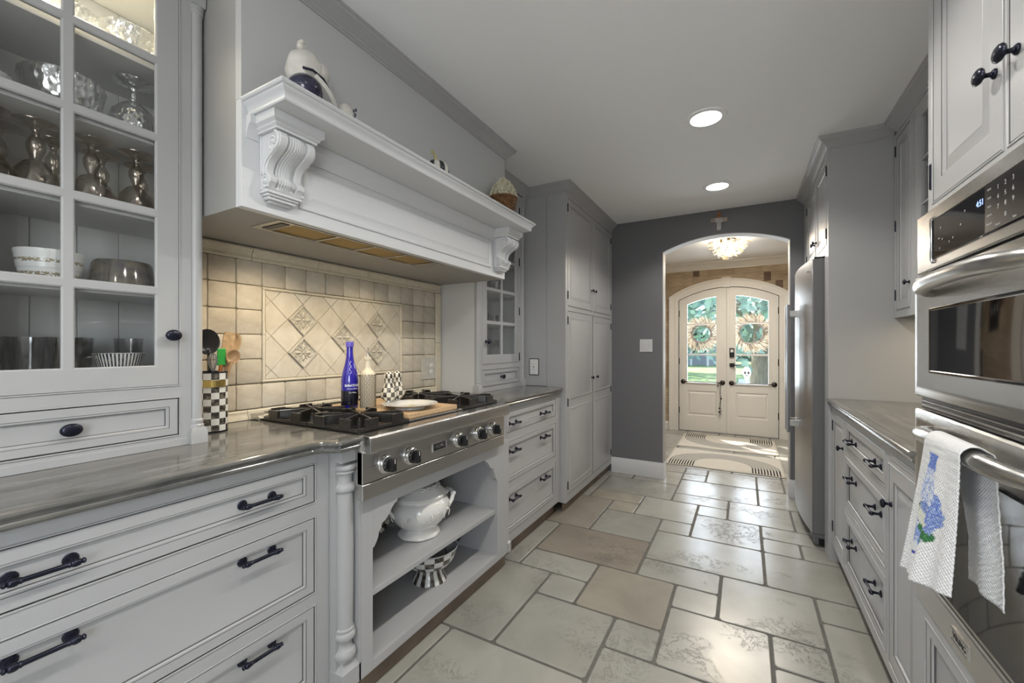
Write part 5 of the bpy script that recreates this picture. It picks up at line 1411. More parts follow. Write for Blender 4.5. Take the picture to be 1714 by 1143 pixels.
# ================================================================ FOYER
FX0, FX1 = -1.43, 1.30
wpm = bpy.data.materials.new('woven_grasscloth_wallpaper'); wpm.use_nodes = True
def paper():
    nt = wpm.node_tree; N = nt.nodes; L = nt.links; p = N['Principled BSDF']; p.inputs['Roughness'].default_value = .6
    tc = N.new('ShaderNodeTexCoord'); uv = N.new('ShaderNodeUVMap')
    def brick(w, h, off, ms, c1, c2, bias, loc=(0, 0, 0)):
        mp = N.new('ShaderNodeMapping'); mp.inputs['Location'].default_value = loc; L.new(uv.outputs[0], mp.inputs[0])
        br = N.new('ShaderNodeTexBrick'); br.offset = off; br.inputs['Scale'].default_value = 1; br.inputs['Brick Width'].default_value = w; br.inputs['Row Height'].default_value = h
        br.inputs['Mortar Size'].default_value = ms; br.inputs['Mortar Smooth'].default_value = .3; br.inputs['Bias'].default_value = bias
        br.inputs['Color1'].default_value = (*c1, 1); br.inputs['Color2'].default_value = (*c2, 1); br.inputs['Mortar'].default_value = (.30, .23, .16, 1)
        L.new(mp.outputs[0], br.inputs['Vector']); return br
    big = brick(.33, .125, .37, .0022, (.50, .42, .31), (.38, .30, .21), 0)
    # narrow woven squares, mostly pale and now and then dark brown
    sq = brick(.085, .125, .41, 0, (0, 0, 0), (1, 1, 1), 0, (.11, 0, 0))
    r1 = N.new('ShaderNodeValToRGB'); r1.color_ramp.interpolation = 'CONSTANT'; r1.color_ramp.elements[1].position = .955; L.new(sq.outputs[0], r1.inputs[0])
    mxa = N.new('ShaderNodeMixRGB'); L.new(r1.outputs[0], mxa.inputs[0]); L.new(big.outputs[0], mxa.inputs[1]); mxa.inputs[2].default_value = (.14, .09, .065, 1)
    mp = N.new('ShaderNodeMapping'); mp.inputs['Scale'].default_value = (5, 120, 1); L.new(uv.outputs[0], mp.inputs[0])
    nz = N.new('ShaderNodeTexNoise'); nz.inputs['Scale'].default_value = 1.5; nz.inputs['Detail'].default_value = 6; L.new(mp.outputs[0], nz.inputs['Vector'])
    cr = N.new('ShaderNodeValToRGB'); cr.color_ramp.elements[0].position = .35; cr.color_ramp.elements[0].color = (.62, .58, .52, 1); cr.color_ramp.elements[1].position = .65; cr.color_ramp.elements[1].color = (1.12, 1.1, 1.08, 1)
    L.new(nz.outputs['Fac'], cr.inputs[0])
    mx = N.new('ShaderNodeMixRGB'); mx.blend_type = 'MULTIPLY'; mx.inputs[0].default_value = 1; L.new(mxa.outputs[0], mx.inputs[1]); L.new(cr.outputs[0], mx.inputs[2])
    L.new(mx.outputs[0], p.inputs['Base Color'])
paper()
def uvquad(m, pts, uv): m.add(pts, [(0, 1, 2, 3)], [uv])
def paperwall(name, pts, uvs, thick):
    """a papered wall panel: front quad with uv plus a solid behind"""
    return None
# door opening data
DX0, DX1, DZS, DZP = -.850, .405, 1.915, 2.078    # doors
CX0, CX1 = -.985, .515
dp = arch_pts(DX0, DX1, DZS, DZP, 24); cpo = arch_pts(CX0, CX1, 1.965, 2.195, 24)
m = MB(); m.m = 0
def wq(x0, x1, z0a, z0b, z1a, z1b): m.add([(x0, YF, z0a), (x1, YF, z0b), (x1, YF, z1b), (x0, YF, z1a)], [(0, 1, 2, 3)], [[(x0, z0a), (x1, z0b), (x1, z1b), (x0, z1a)]])
wq(FX0, DX0, 0, 0, CEIL, CEIL); wq(DX1, FX1, 0, 0, CEIL, CEIL)
for (xa, za), (xb, zb_) in zip(dp[:-1], dp[1:]): wq(xa, xb, za, zb_, CEIL, CEIL)
wf = m.build('wall_foyer_far', wpm, recalc=False); struct(wf); sd = wf.modifiers.new('thick', 'SOLIDIFY'); sd.thickness = .14; sd.offset = 0; 
for v_ in wf.data.vertices: v_.co.y += .07
m = MB(); m.add([(FX0, YB+.12, 0), (FX0, YF, 0), (FX0, YF, CEIL), (FX0, YB+.12, CEIL)], [(0, 1, 2, 3)], [[(YB, 0.05), (YF, .05), (YF, CEIL+.05), (YB, CEIL+.05)]])
o = struct(m.build('wall_foyer_left', wpm, recalc=False)); sd = o.modifiers.new('thick', 'SOLIDIFY'); sd.thickness = .1; sd.offset = -1
m = MB(); m.add([(FX1, YF, 0), (FX1, YB+.12, 0), (FX1, YB+.12, CEIL), (FX1, YF, CEIL)], [(0, 1, 2, 3)], [[(YB, 0.05), (YF, .05), (YF, CEIL+.05), (YB, CEIL+.05)]])
o = struct(m.build('wall_foyer_right', wpm, recalc=False)); sd = o.modifiers.new('thick', 'SOLIDIFY'); sd.thickness = .1; sd.offset = -1
struct(MB().box(FX0-.1, FX1+.1, YB+.1205, YF+.14, CEIL, CEIL+.08).build('ceiling_foyer', M['cream']))
FC = [(0, 2.335), (.010, 2.335), (.012, 2.350), (.020, 2.358), (.045, 2.390), (.070, 2.415), (.085, 2.420), (.088, 2.4395), (0, 2.4395)]
m = MB(); m.sweep([(FX0, YB+.12), (FX0, YF), (FX1, YF), (FX1, YB+.12)], FC, flip=1); struct(m.build('trim_2', M['cream'], smooth=30))
m = MB(); m.sweep([(FX0, YB+.12), (FX0, YF), (CX0, YF)], [(o_, z*.85) for o_, z in BPRO], flip=1); m.sweep([(CX1, YF), (FX1, YF), (FX1, YB+.12)], [(o_, z*.85) for o_, z in BPRO], flip=1)
struct(m.build('baseboard_foyer', M['cream'], smooth=30))
# door casing with a keystone
m = MB()
def band(P, Q, y0, y1): m.loft([[(p[0], y0, p[1]), (q[0], y0, q[1]), (q[0], y1, q[1]), (p[0], y1, p[1])] for p, q in zip(P, Q)])
Pi = [(DX0, 0)]+dp+[(DX1, 0)]; Po = [(CX0, 0)]+cpo+[(CX1, 0)]
lerp = lambda P, Q, t: [(p[0]+(q[0]-p[0])*t, p[1]+(q[1]-p[1])*t) for p, q in zip(P, Q)]
band(Pi, lerp(Pi, Po, .82), YF-.018, YF); band(lerp(Pi, Po, .80), Po, YF-.032, YF); band(lerp(Pi, Po, .30), lerp(Pi, Po, .36), YF-.024, YF); band(Pi, lerp(Pi, Po, .08), YF-.024, YF+.06)
m.loft([[(-.262, YF-.040, 2.070), (-.182, YF-.040, 2.070), (-.165, YF-.040, 2.212), (-.279, YF-.040, 2.212)], [(-.262, YF, 2.070), (-.182, YF, 2.070), (-.165, YF, 2.212), (-.279, YF, 2.212)]])
band(Pi, lerp(Pi, Po, -.13), YF+.0535, YF+.075)
struct(m.build('trim_3', M['cream'], smooth=30))
m = MB(); m.box(DX0, DX1, YF+.0535, YF+.14, .0, .02).box(DX0, DX1, YF+.0, YF+.0535, .0, .007); struct(m.build('trim_4', M['ssv']))
m = MB(); m.box(-.236, -.204, YF+.0522, YF+.062, .021, 2.06); struct(m.build('trim_5', M['cream']))

# ---------------- the two arched doors
def door(name, x0, x1, gx0, gx1, zg, rail_z):
    """arched leaf: frame with three lights over a raised panel"""
    arch = lambda x: (lambda c, h: (DZP-((h*h+(DZP-DZS)**2)/(2*(DZP-DZS)))+sqrt(((h*h+(DZP-DZS)**2)/(2*(DZP-DZS)))**2-(x-c)**2)))((DX0+DX1)/2, (DX1-DX0)/2)-.004
    y0, y1 = YF+.012, YF+.052
    m = MB()
    def slab(xa, xb, za, zb_a, zb_b=None):
        zb_b = zb_a if zb_b is None else zb_b
        m.loft([[(xa, y0, za if not isinstance(za, tuple) else za[0]), (xb, y0, za if not isinstance(za, tuple) else za[1]), (xb, y0, zb_b), (xa, y0, zb_a)], [(xa, y1, za if not isinstance(za, tuple) else za[0]), (xb, y1, za if not isinstance(za, tuple) else za[1]), (xb, y1, zb_b), (xa, y1, zb_a)]])
    n = 6
    for xa, xb in ((x0, gx0), (gx1, x1)):
        for k in range(n):
            a, c = xa+(xb-xa)*k/n, xa+(xb-xa)*(k+1)/n; slab(a, c, .008, arch(a), arch(c))
    for k in range(8):
        a, c = gx0+(gx1-gx0)*k/8, gx0+(gx1-gx0)*(k+1)/8; slab(a, c, (arch(a)-.118, arch(c)-.118), arch(a), arch(c))
    slab(gx0, gx1, .008, .235); slab(gx0, gx1, .590, zg)
    for z in (1.117, 1.560): slab(gx0, gx1, z-.011, z+.011)
    d = struct(m.build(name, M['cream'], bevel=.0015))
    T = BF(y0)
    MB().rings(T, gx0, gx1, .235, .590, [(0, -.002), (.002, -.008), (.014, -.012), (.034, -.004), (.036, -.003)], False).build('raised_panel', M['cream'], d, smooth=20)
    for za, zb_ in ((zg, 1.106), (1.128, 1.549)): MB().box(gx0, gx1, y0+.018, y0+.022, za, zb_).build('pane', M['glass'], d)
    mm = MB(); P = [(gx0+(gx1-gx0)*k/8, arch(gx0+(gx1-gx0)*k/8)-.118) for k in range(9)]
    mm.loft([[(x, y, z) for x, z in [(gx1, 1.571), (gx0, 1.571)]+P] for y in (y0+.018, y0+.022)]); mm.build('pane', M['glass'], d)
    return d
dl = door('door_1', DX0+.004, -.2215, -.735, -.352, .712, 0)
dr_ = door('door_2', -.2185, DX1-.004, -.104, .285, .712, 0)
hb_ = mat('aged_bronze', (.05, .045, .04), .35, metal=.8)
for d, xa, xb, in ((dl, -.790, -.272), (dr_, -.158, .352)):
    m = MB()
    for x in (xa, xb): m.lathe([(.034, 0), (.034, .004), (.028, .010), (.018, .013), (.012, .02), (.012, .035), (.006, .040), (.001, .041)], 20, T=lambda a, b, c: (x+a, YF+.012-c, .722+b))
    m.tube([(xa, YF-.012, .722), (xb, YF-.012, .722)], .0065, 10); m.build('pull_bar', hb_, d, smooth=50)
for d, x in ((dl, DX0+.004), (dr_, DX1-.004)):
    for z in (.30, 1.02, 1.72): MB().lathe([(.007, -.045), (.008, -.04), (.008, .04), (.007, .045)], 10, (x, YF+.008, z)).build('hinge', hb_, d, smooth=40)
MB().box(-.183, -.122, YF-.012, YF+.012, 1.085, 1.215).build('keypad_lock', M['blk'], dr_, bevel=.004)
MB().box(-.170, -.135, YF-.014, YF-.012, 1.155, 1.195).build('lock_display', M['white'], dr_)
m = MB(); m.box(-.182, -.120, YF-.004, YF+.012, .948, 1.002); m.tube([(-.150, YF, .975), (-.150, YF-.035, .975), (-.140, YF-.040, .975), (-.045, YF-.040, .970)], .008, 8); m.build('lever_handle', M['blk'], dr_, smooth=50)
# bells on a cord
t = thing('bell_cord', (-.300, YF-.02, .72), 'string of small bells hanging from the left front-door bar', 'bell cord')
m = MB(); m.tube([(-.292, YF-.02, .725), (-.300, YF-.02, .60), (-.292, YF-.02, .48), (-.302, YF-.02, .36), (-.300, YF-.02, .31)], .004, 6); m.tube([(-.292, YF-.022, .73), (-.325, YF-.022, .70), (-.330, YF-.022, .66)], .006, 6)
m.build('cord', M['blk'], t, smooth=60)
for k, (x, z) in enumerate(((-.294, .54), (-.288, .50), (-.300, .43), (-.306, .36), (-.290, .33), (-.312, .31), (-.296, .29))):
    MB().sphere((x, YF-.024, z), .0125, 12, 8).build('bell', M['iron'] if k % 2 else M['ssv'], t, smooth=180)
plate('light_switch', BF(YF), -1.27, 1.24, .165, .118, 3, 'black triple toggle switch plate on the foyer wallpaper left of the front doors', M['blk'], ('toggle', 'toggle', 'toggle'), 'switch')
def cat_hook(y, z, s_, label):
    t = thing('cat_hook', (FX0, y, z), label, 'wall hook', 'cat hooks on the foyer wall')
    m = MB(); T = lambda a, b, c: (FX0+c, y-a*s_, z+b*s_)
    m.sphere(T(0, 0, .008), .026*s_, 12, 8, (.3, 1, .75)); m.sphere(T(.030, .018, .008), .015*s_, 10, 7, (.4, 1, 1))
    for q in (.024, .038): m.tube([T(q, .026, .008), T(q+.002, .040, .008)], [.006*s_, .001], 6)
    for q in (-.022, -.008, .012, .024): m.tube([T(q, -.01, .008), T(q-.004, -.045, .008), T(q+.008, -.048, .016)], .005*s_, 6)
    m.tube([T(-.024, .008, .008), T(-.046, .022, .008), T(-.050, .050, .008), T(-.036, .070, .010), T(-.024, .062, .012)], .0045*s_, 7)
    m.build('cat', M['iron'], t, smooth=60)
cat_hook(6.46, 1.43, 1.5, 'black iron cat-shaped wall hook, upper of the two in the foyer'); cat_hook(6.40, 1.24, 1.1, 'black iron cat-shaped wall hook, lower of the two in the foyer')

# ---------------- ceiling light of glass petals
ch = thing('ceiling_light', (-.160, 5.30, CEIL), 'flush ceiling light of clustered glass petals glowing in the foyer', 'ceiling light')
MB().lathe([(.001, -.03), (.075, -.03), (.085, -.02), (.088, 0), (.001, 0)], 28).build('canopy', mat('gilt_metal', (.55, .42, .22), .25, metal=1), ch, smooth=40, loc=(0, 0, 0))
petal = mat('amber_petal_glass', (.80, .72, .60), .08, trans=.75, emit=(1, .72, .40), estr=.18); petal2 = mat('clear_petal_glass', (.82, .82, .80), .05, trans=.8)
rr = random.Random(2); pm = []
for k in range(3):
    m = MB(); m.loft([[(r*cos(2*pi*i/9)*(1+.12*((i+k) % 2)), r*sin(2*pi*i/9), z) for i in range(9)] for r, z in ((.004, -.004), (.024, -.002), (.031, .003), (.024, .004), (.004, 0))], True, True, True)
    pm.append(m)
base = [pm[0].build('glass_petal', petal, ch, smooth=60, loc=(0, 0, 0)), pm[1].build('glass_petal', petal2, ch, smooth=60, loc=(0, 0, 0))]
spots = []
for R_, z, n in ((.195, -.055, 18), (.165, -.095, 16), (.128, -.135, 13), (.085, -.165, 9), (.04, -.185, 5), (0, -.192, 1)):
    for k in range(n): spots.append((R_*(1+rr.uniform(-.06, .06)), z+rr.uniform(-.012, .012), 2*pi*(k+rr.uniform(-.2, .2))/n))
for q, (R_, z, a) in enumerate(spots):
    o = base[q % 2] if q < 2 else base[q % 2].copy()
    if q >= 2: COL.objects.link(o); o.parent = ch
    o.name = 'glass_petal'; o.location = (R_*cos(a), R_*sin(a), z); o.rotation_euler = (rr.uniform(-.5, .5), 1.15-R_*4+rr.uniform(-.4, .4), a); o.scale = (rr.uniform(.8, 1.15),)*3
hot = mat('bulb_glow', (1, 1, 1), .5, emit=(1, .78, .48), estr=22)
for k in range(5):
    a = 2*pi*k/5; MB().sphere((.075*cos(a), .075*sin(a), -.075), .017, 12, 8, (1, 1, 1.3)).build('bulb', hot, ch, smooth=180, loc=(0, 0, 0))
lamp('foyer_lamp', 'POINT', (-.16, 5.30, 2.33), 20, (1, .83, .62), size=.09)
lamp('foyer_fill_lamp', 'AREA', (-.06, 5.35, 2.20), 24, (1, .94, .84), (0, 0, 0), 1.0)

# ---------------- wooden cross over the arch
c = thing('wall_cross', (-.195, YB, 2.33), 'small rustic wooden cross over the archway', 'wall decoration')
T = BF(YB)
MB().box(-.263, -.222, 2.330, 2.368, .001, .018, T=T).build('arm', mat('driftwood', (.36, .31, .26), .7, noise_amt=.3, noise_scale=12), c, bevel=.002)
MB().box(-.168, -.130, 2.325, 2.363, .001, .018, T=T).build('arm', mat('tan_wood', (.42, .36, .29), .7, noise_amt=.25, noise_scale=12), c, bevel=.002)
MB().box(-.2215, -.1685, 2.322, 2.366, .001, .022, T=T).box(-.213, -.178, 2.258, 2.322, .001, .017, T=T).build('lower_piece', mat('grey_wood', (.46, .44, .42), .7, noise_amt=.2, noise_scale=12), c, bevel=.002)
MB().box(-.211, -.180, 2.366, 2.415, .001, .017, T=T).build('upper_piece', mat('red_wood', (.36, .15, .06), .6, noise_amt=.3, noise_scale=12), c, bevel=.002)

# ================================================================ RUGS
def rug_mat(name, cx, cy, w, h, flip):
    m = bpy.data.materials.new(name); m.use_nodes = True; nt = m.node_tree; N = nt.nodes; L = nt.links; p = N['Principled BSDF']; p.inputs['Roughness'].default_value = .95; p.inputs['Specular IOR Level'].default_value = .1
    tc = N.new('ShaderNodeTexCoord'); sp = N.new('ShaderNodeSeparateXYZ'); L.new(tc.outputs['Object'], sp.inputs[0])
    u = math_node(nt, 'DIVIDE', math_node(nt, 'SUBTRACT', sp.outputs[0], cx), w/2)          # -1..1 across
    v = math_node(nt, 'MULTIPLY', math_node(nt, 'SUBTRACT', sp.outputs[1], cy), flip/h)      # 0 at straight edge
    vv = math_node(nt, 'MAXIMUM', math_node(nt, 'SUBTRACT', v, .28), 0)
    # ellipse-like arches standing on straight legs
    r = math_node(nt, 'SQRT', math_node(nt, 'ADD', math_node(nt, 'MULTIPLY', u, u), math_node(nt, 'MULTIPLY', math_node(nt, 'MULTIPLY', vv, vv), 2.6)))
    tt = math_node(nt, 'DIVIDE', math_node(nt, 'SUBTRACT', r, .50), .46)
    inb = math_node(nt, 'MULTIPLY', math_node(nt, 'GREATER_THAN', tt, 0), math_node(nt, 'LESS_THAN', tt, 1))
    inb = math_node(nt, 'MULTIPLY', inb, math_node(nt, 'GREATER_THAN', v, .03))
    st = math_node(nt, 'GREATER_THAN', math_node(nt, 'SINE', math_node(nt, 'MULTIPLY', tt, 2*pi*9.5)), .0)
    nz = N.new('ShaderNodeTexNoise'); nz.inputs['Scale'].default_value = 160; L.new(tc.outputs['Object'], nz.inputs['Vector'])
    leg = math_node(nt, 'GREATER_THAN', vv, .0)
    f = math_node(nt, 'MULTIPLY', inb, st)
    c1 = N.new('ShaderNodeMixRGB'); c1.inputs[1].default_value = (.030, .028, .028, 1); c1.inputs[2].default_value = (.16, .16, .155, 1); L.new(leg, c1.inputs[0])
    mp = N.new('ShaderNodeMapping'); mp.inputs['Scale'].default_value = (4, 60, 1); L.new(tc.outputs['Object'], mp.inputs[0])
    n2 = N.new('ShaderNodeTexNoise'); n2.inputs['Scale'].default_value = 3; L.new(mp.outputs[0], n2.inputs['Vector'])
    cr = N.new('ShaderNodeValToRGB'); cr.color_ramp.elements[0].color = (.44, .41, .35, 1); cr.color_ramp.elements[1].color = (.60, .57, .50, 1); L.new(n2.outputs['Fac'], cr.inputs[0])
    mx = N.new('ShaderNodeMixRGB'); L.new(f, mx.inputs[0]); L.new(cr.outputs[0], mx.inputs[1]); L.new(c1.outputs[0], mx.inputs[2]); L.new(mx.outputs[0], p.inputs['Base Color'])
    return m
def rug(name, label, x0, x1, y0, y1, mt):
    m = MB(); nx, ny = 40, 14; P = []; F = []
    top = lambda x, y: .006+.0022*noise.noise(Vector((x*4, y*6, 1)))+(.004*max(0, noise.noise(Vector((x*7, 3, 1)))) if y < y0+.02 else 0)
    for j in range(ny+1):
        for i in range(nx+1): x = x0+(x1-x0)*i/nx; y = y0+(y1-y0)*j/ny; P.append((x, y+.004*sin(x*9), max(.004, top(x, y))))
    for j in range(ny):
        for i in range(nx): a = j*(nx+1)+i; F.append((a, a+1, a+nx+2, a+nx+1))
    m.add(P, F); o = m.build(name, mt, smooth=180, recalc=False); sd = o.modifiers.new('thick', 'SOLIDIFY'); sd.thickness = .0045; sd.offset = -1
    return tag(o, label, 'rug')
rug('door_mat', 'cream runner with a dark striped arch, nearer of the two mats in the archway', -.745, .345, 4.655, 5.420, rug_mat('near_rug_weave', -.20, 4.655, 1.06, .76, 1))
rug('door_mat', 'cream mat with an upside-down striped arch against the front doors', -.745, .345, 5.560, 6.420, rug_mat('far_rug_weave', -.20, 6.42, 1.06, .86, -1))
# ================================================================ OUTSIDE THE FRONT DOOR
grass = mat('lawn_green', (.16, .25, .07), .9, noise_scale=.9, col2=(.36, .43, .18), bump=.3, bump_scale=30)
lw = MB().box(-30, 30, 10.2, 60, -.16, -.10).build('lawn', grass); struct(lw)
struct(MB().box(-4, 4, YF+.16, 10.2, -.16, -.03).build('porch', mat('pale_concrete', (.60, .59, .56), .8, noise_amt=.08)))
struct(MB().box(-.2, 30, 17, 19.5, -.099, -.09).build('driveway', bpy.data.materials['pale_concrete']))
bark = mat('grey_bark', (.22, .18, .14), .9, noise_amt=.3, noise_scale=4, stretch=(6, 6, 1), bump=.5, bump_scale=10)
leafm = [mat('leaf_green', (.20, .32, .20), .7, noise_amt=.4, noise_scale=2), mat('blue_green_leaf', (.30, .44, .36), .7, noise_amt=.35, noise_scale=2)]
def tree(x, y, h, r, seed, label, mt, trunk=.22, lean=0):
    t = thing('tree', (x, y, -.10), label, 'tree'); rr = random.Random(seed)
    m = MB(); m.tube([(0, 0, 0), (lean*.3, 0, h*.3), (lean, .1, h*.62)], [trunk, trunk*.75, trunk*.45], 12)
    for k in range(5):
        a = k*1.3; m.tube([(lean*.6, 0, h*.42), (lean*.6+cos(a)*r*.5, sin(a)*r*.5, h*.66), (lean*.6+cos(a)*r*.8, sin(a)*r*.8, h*.8)], [trunk*.4, trunk*.22, trunk*.08], 8)
    m.build('trunk', bark, t, smooth=60, loc=(0, 0, 0))
    m = MB(); P = []; F = []
    for k in range(2600):
        a, b2 = rr.uniform(0, 2*pi), math.acos(rr.uniform(-1, 1)); q = r*rr.uniform(.45, 1)**.5*(1+.25*sin(3*a+seed)+.15*sin(5*b2))
        c = Vector((q*sin(b2)*cos(a)+lean*.6, q*sin(b2)*sin(a), h*.66+q*.62*cos(b2))); s_ = rr.uniform(.07, .17)*r*.45
        u = Vector((rr.gauss(0, 1), rr.gauss(0, 1), rr.gauss(0, 1))).normalized(); v = u.orthogonal().normalized()
        n0 = len(P); P += [c+u*s_, c+v*s_*.55, c-u*s_, c-v*s_*.55]; F.append((n0, n0+1, n0+2, n0+3))
    m.add(P, F); stuff(m.build('foliage', mt, t, recalc=False, loc=(0, 0, 0)))
tree(-3.4, 22.5, 5.2, 3.3, 1, 'leafy tree on the lawn seen through the left front-door glass', leafm[1], .25)
tree(.42, 13.8, 4.5, 2.8, 2, 'near tree with thick grey trunk seen through the right front-door glass', leafm[1], .30)
tree(7.2, 21, 8, 3.0, 3, 'tree at the right behind the driveway outside the front door', leafm[0], .25)
tree(5.6, 36, 9, 4.2, 4, 'tall tree at the back of the lawn between the two nearer trees', leafm[0], .3)
tree(-14, 27, 9, 3.6, 5, 'tree at the far left of the lawn beyond the front door', leafm[0], .3)
hd = thing('hedge', (0, 44, -.1), 'long green hedge closing off the lawn far beyond the front door', 'hedge')
m = MB(); rr = random.Random(9); P = []; F = []
for k in range(3500):
    c = Vector((rr.uniform(-16, 14), rr.uniform(-.6, .6), rr.uniform(0, 3.4))); s_ = rr.uniform(.12, .3); u = Vector((rr.gauss(0, 1), rr.gauss(0, 1), rr.gauss(0, 1))).normalized(); v = u.orthogonal().normalized()
    n0 = len(P); P += [c+u*s_, c+v*s_*.6, c-u*s_, c-v*s_*.6]; F.append((n0, n0+1, n0+2, n0+3))
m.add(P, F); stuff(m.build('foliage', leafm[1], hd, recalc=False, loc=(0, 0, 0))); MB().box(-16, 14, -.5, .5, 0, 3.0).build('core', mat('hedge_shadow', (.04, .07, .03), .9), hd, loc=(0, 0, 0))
# neighbour house with porch columns
hs = thing('house', (-6.4, 33, -.1), 'pale grey house with white porch posts across the lawn, seen through the left wreath', 'house')
MB().box(-3.4, 4.6, .0, 5, 0, 3.2).build('wall', mat('grey_siding', (.30, .30, .34), .8), hs, loc=(0, 0, 0))
m = MB(); m.loft([[(x, -1.8, 3.05), (x, 2.5, 4.9), (x, 5.4, 3.05)] for x in (-3.8, 5.0)]); m.build('roof', mat('grey_shingle', (.16, .16, .17), .9), hs, loc=(0, 0, 0))
for k in range(8): MB().box(-3.2+k*1.05, -3.07+k*1.05, -1.6, -1.47, 0, 3.06).build('porch_post', M['trim'], hs, loc=(0, 0, 0))
for x in (-2, .6, 3): MB().box(x, x+1, -.03, .02, .9, 2.3).build('window', M['bglass'], hs, loc=(0, 0, 0))

# wreaths hung outside the doors
straw = [mat('straw_twig', (.42, .34, .24), .8), mat('dark_twig', (.16, .12, .09), .8), mat('pale_twig', (.62, .56, .46), .8)]
def wreath(x, z, label, seed, r=.135):
    t = thing('wreath', (x, YF+.215, z), label, 'wreath'); rr = random.Random(seed)
    m = MB()
    for k in range(6):
        ph = rr.uniform(0, 6); m.tube([((r+.012*sin(5*a+ph))*cos(a), .012*cos(4*a+ph), (r+.012*sin(5*a+ph))*sin(a)) for a in [2*pi*q/40 for q in range(41)]], .0085, 6, cap=False)
    m.build('ring', straw[1], t, smooth=60, loc=(0, 0, 0))
    m = MB()
    for k in range(430):
        a = rr.uniform(0, 2*pi); r0 = r+rr.uniform(-.01, .02); l = rr.uniform(.07, .16); b2 = a+rr.uniform(.25, .9)
        p = Vector((r0*cos(a), rr.uniform(-.03, .0), r0*sin(a))); q = p+Vector((cos(b2)*l, rr.uniform(-.03, .03), sin(b2)*l)); d = (q-p).normalized(); n = d.cross(Vector((0, 1, 0))).normalized()*rr.uniform(.004, .009)
        m.m = rr.choice([0, 0, 1, 2, 2]); mid = p.lerp(q, .6)
        m.add([p, mid+n, q, mid-n], [(0, 1, 2, 3)])
    stuff(m.build('twigs', straw, t, recalc=False, loc=(0, 0, 0)))
wreath(-.560, 1.425, 'twig wreath hanging outside the left front door', 1); wreath(.085, 1.43, 'fuller twig wreath hanging outside the right front door', 2, .155)
# skull ornament on a stake
sk = thing('skull_ornament', (.035, 8.1, -.03), 'white skull ornament on a stake on the porch, seen through the lower right door glass', 'ornament')
m = MB(); m.sphere((0, 0, .74), .085, 18, 12, (1, .8, 1)); m.box(-.045, .045, -.065, .02, .625, .69); m.build('skull', M['white'], sk, smooth=50, loc=(0, 0, 0)); sk.scale = (.75, .75, 1.12)
m = MB()
for s_ in (-1, 1): m.sphere((s_*.033, -.062, .735), .022, 10, 7, (1, .5, 1))
m.sphere((0, -.070, .695), .010, 8, 5, (1, .5, 1.3)); m.build('eye_sockets', M['gap'], sk, smooth=180, loc=(0, 0, 0))
MB().tube([(0, 0, 0), (0, 0, .66)], .010, 8).build('stake', M['white'], sk, loc=(0, 0, 0))
pf = thing('porch_planter', (.02, 9.0, -.03), 'low white planter of pale flowers on the porch', 'planter')
MB().box(-.30, .30, -.12, .12, 0, .22).build('trough', M['white'], pf, bevel=.01, loc=(0, 0, 0))
m = MB(); rr = random.Random(6)
for k in range(60): m.m = k % 2; m.sphere((rr.uniform(-.28, .28), rr.uniform(-.1, .1), .24+rr.uniform(0, .12)), rr.uniform(.02, .035), 7, 5)
stuff(m.build('flowers', [M['white'], leafm[0]], pf, smooth=180, loc=(0, 0, 0)))

# ================================================================ GLASSWARE IN THE DISPLAY CABINETS
crys = facet_glass('cut_crystal', (.93, .94, .94), .34, 80)
cry2 = thin_glass('clear_tumbler_glass', (.97, .975, .975), .04)
irid = facet_glass('iridescent_smoke_glass', (.80, .77, .72), .10, 40, (1, .88, .76))
def simple(name, label, cat, loc, prof, mt, n=28, wob=None, group=None, part='bowl', smooth=50, cap=True):
    o = MB().lathe(prof, n, wob=wob, cap=cap).build(name, mt, smooth=smooth); o.location = loc; return tag(o, label, cat, group)
Z1, Z2, Z3, Z4, Z5 = 1.1605, 1.3955, 1.6185, 1.8425, 2.0625
scal = lambda n, a_: (lambda a, z: 1+a_*abs(sin(n*a/2)))
# bottom row: tumblers and a striped bowl
tum = [(.001, .002), (.026, 0), (.029, .004), (.034, .095), (.0345, .100), (.032, .100), (.027, .010), (.001, .008)]
pos = [(-1.60, .205), (-1.60, .262), (-1.62, .335), (-1.60, .400), (-1.69, .230), (-1.70, .300), (-1.70, .375), (-1.70, .450), (-1.68, .560)]
for k, (x, y) in enumerate(pos):
    row = 'front' if k < 4 else 'back'; i = k if k < 4 else k-4
    simple('tumbler', 'clear glass tumbler on the cabinet floor, '+['first', 'second', 'third', 'fourth', 'fifth'][i]+' from the left in the '+row+' row', 'glass', (x, y, Z1), tum, cry2, 22, scal(10, .05), 'tumblers on the cabinet floor')
sb = thing('striped_bowl', (-1.585, .508, Z1), 'small bowl with black and white vertical stripes on the cabinet floor', 'bowl')
weld(uvlathe([(.043, .002), (.047, .014), (.058, .055)], 60).build('body', checks('bowl_stripes', 84, 1, (.60, .60, .58), (.02, .02, .035)), sb, loc=(0, 0, 0)))
MB().lathe([(.001, 0), (.042, 0), (.0435, .003), (.0575, .0555), (.0585, .0555), (.0555, .055), (.041, .010), (.001, .008)], 40, cap=False).build('lining', M['white'], sb, smooth=50, loc=(0, 0, 0))
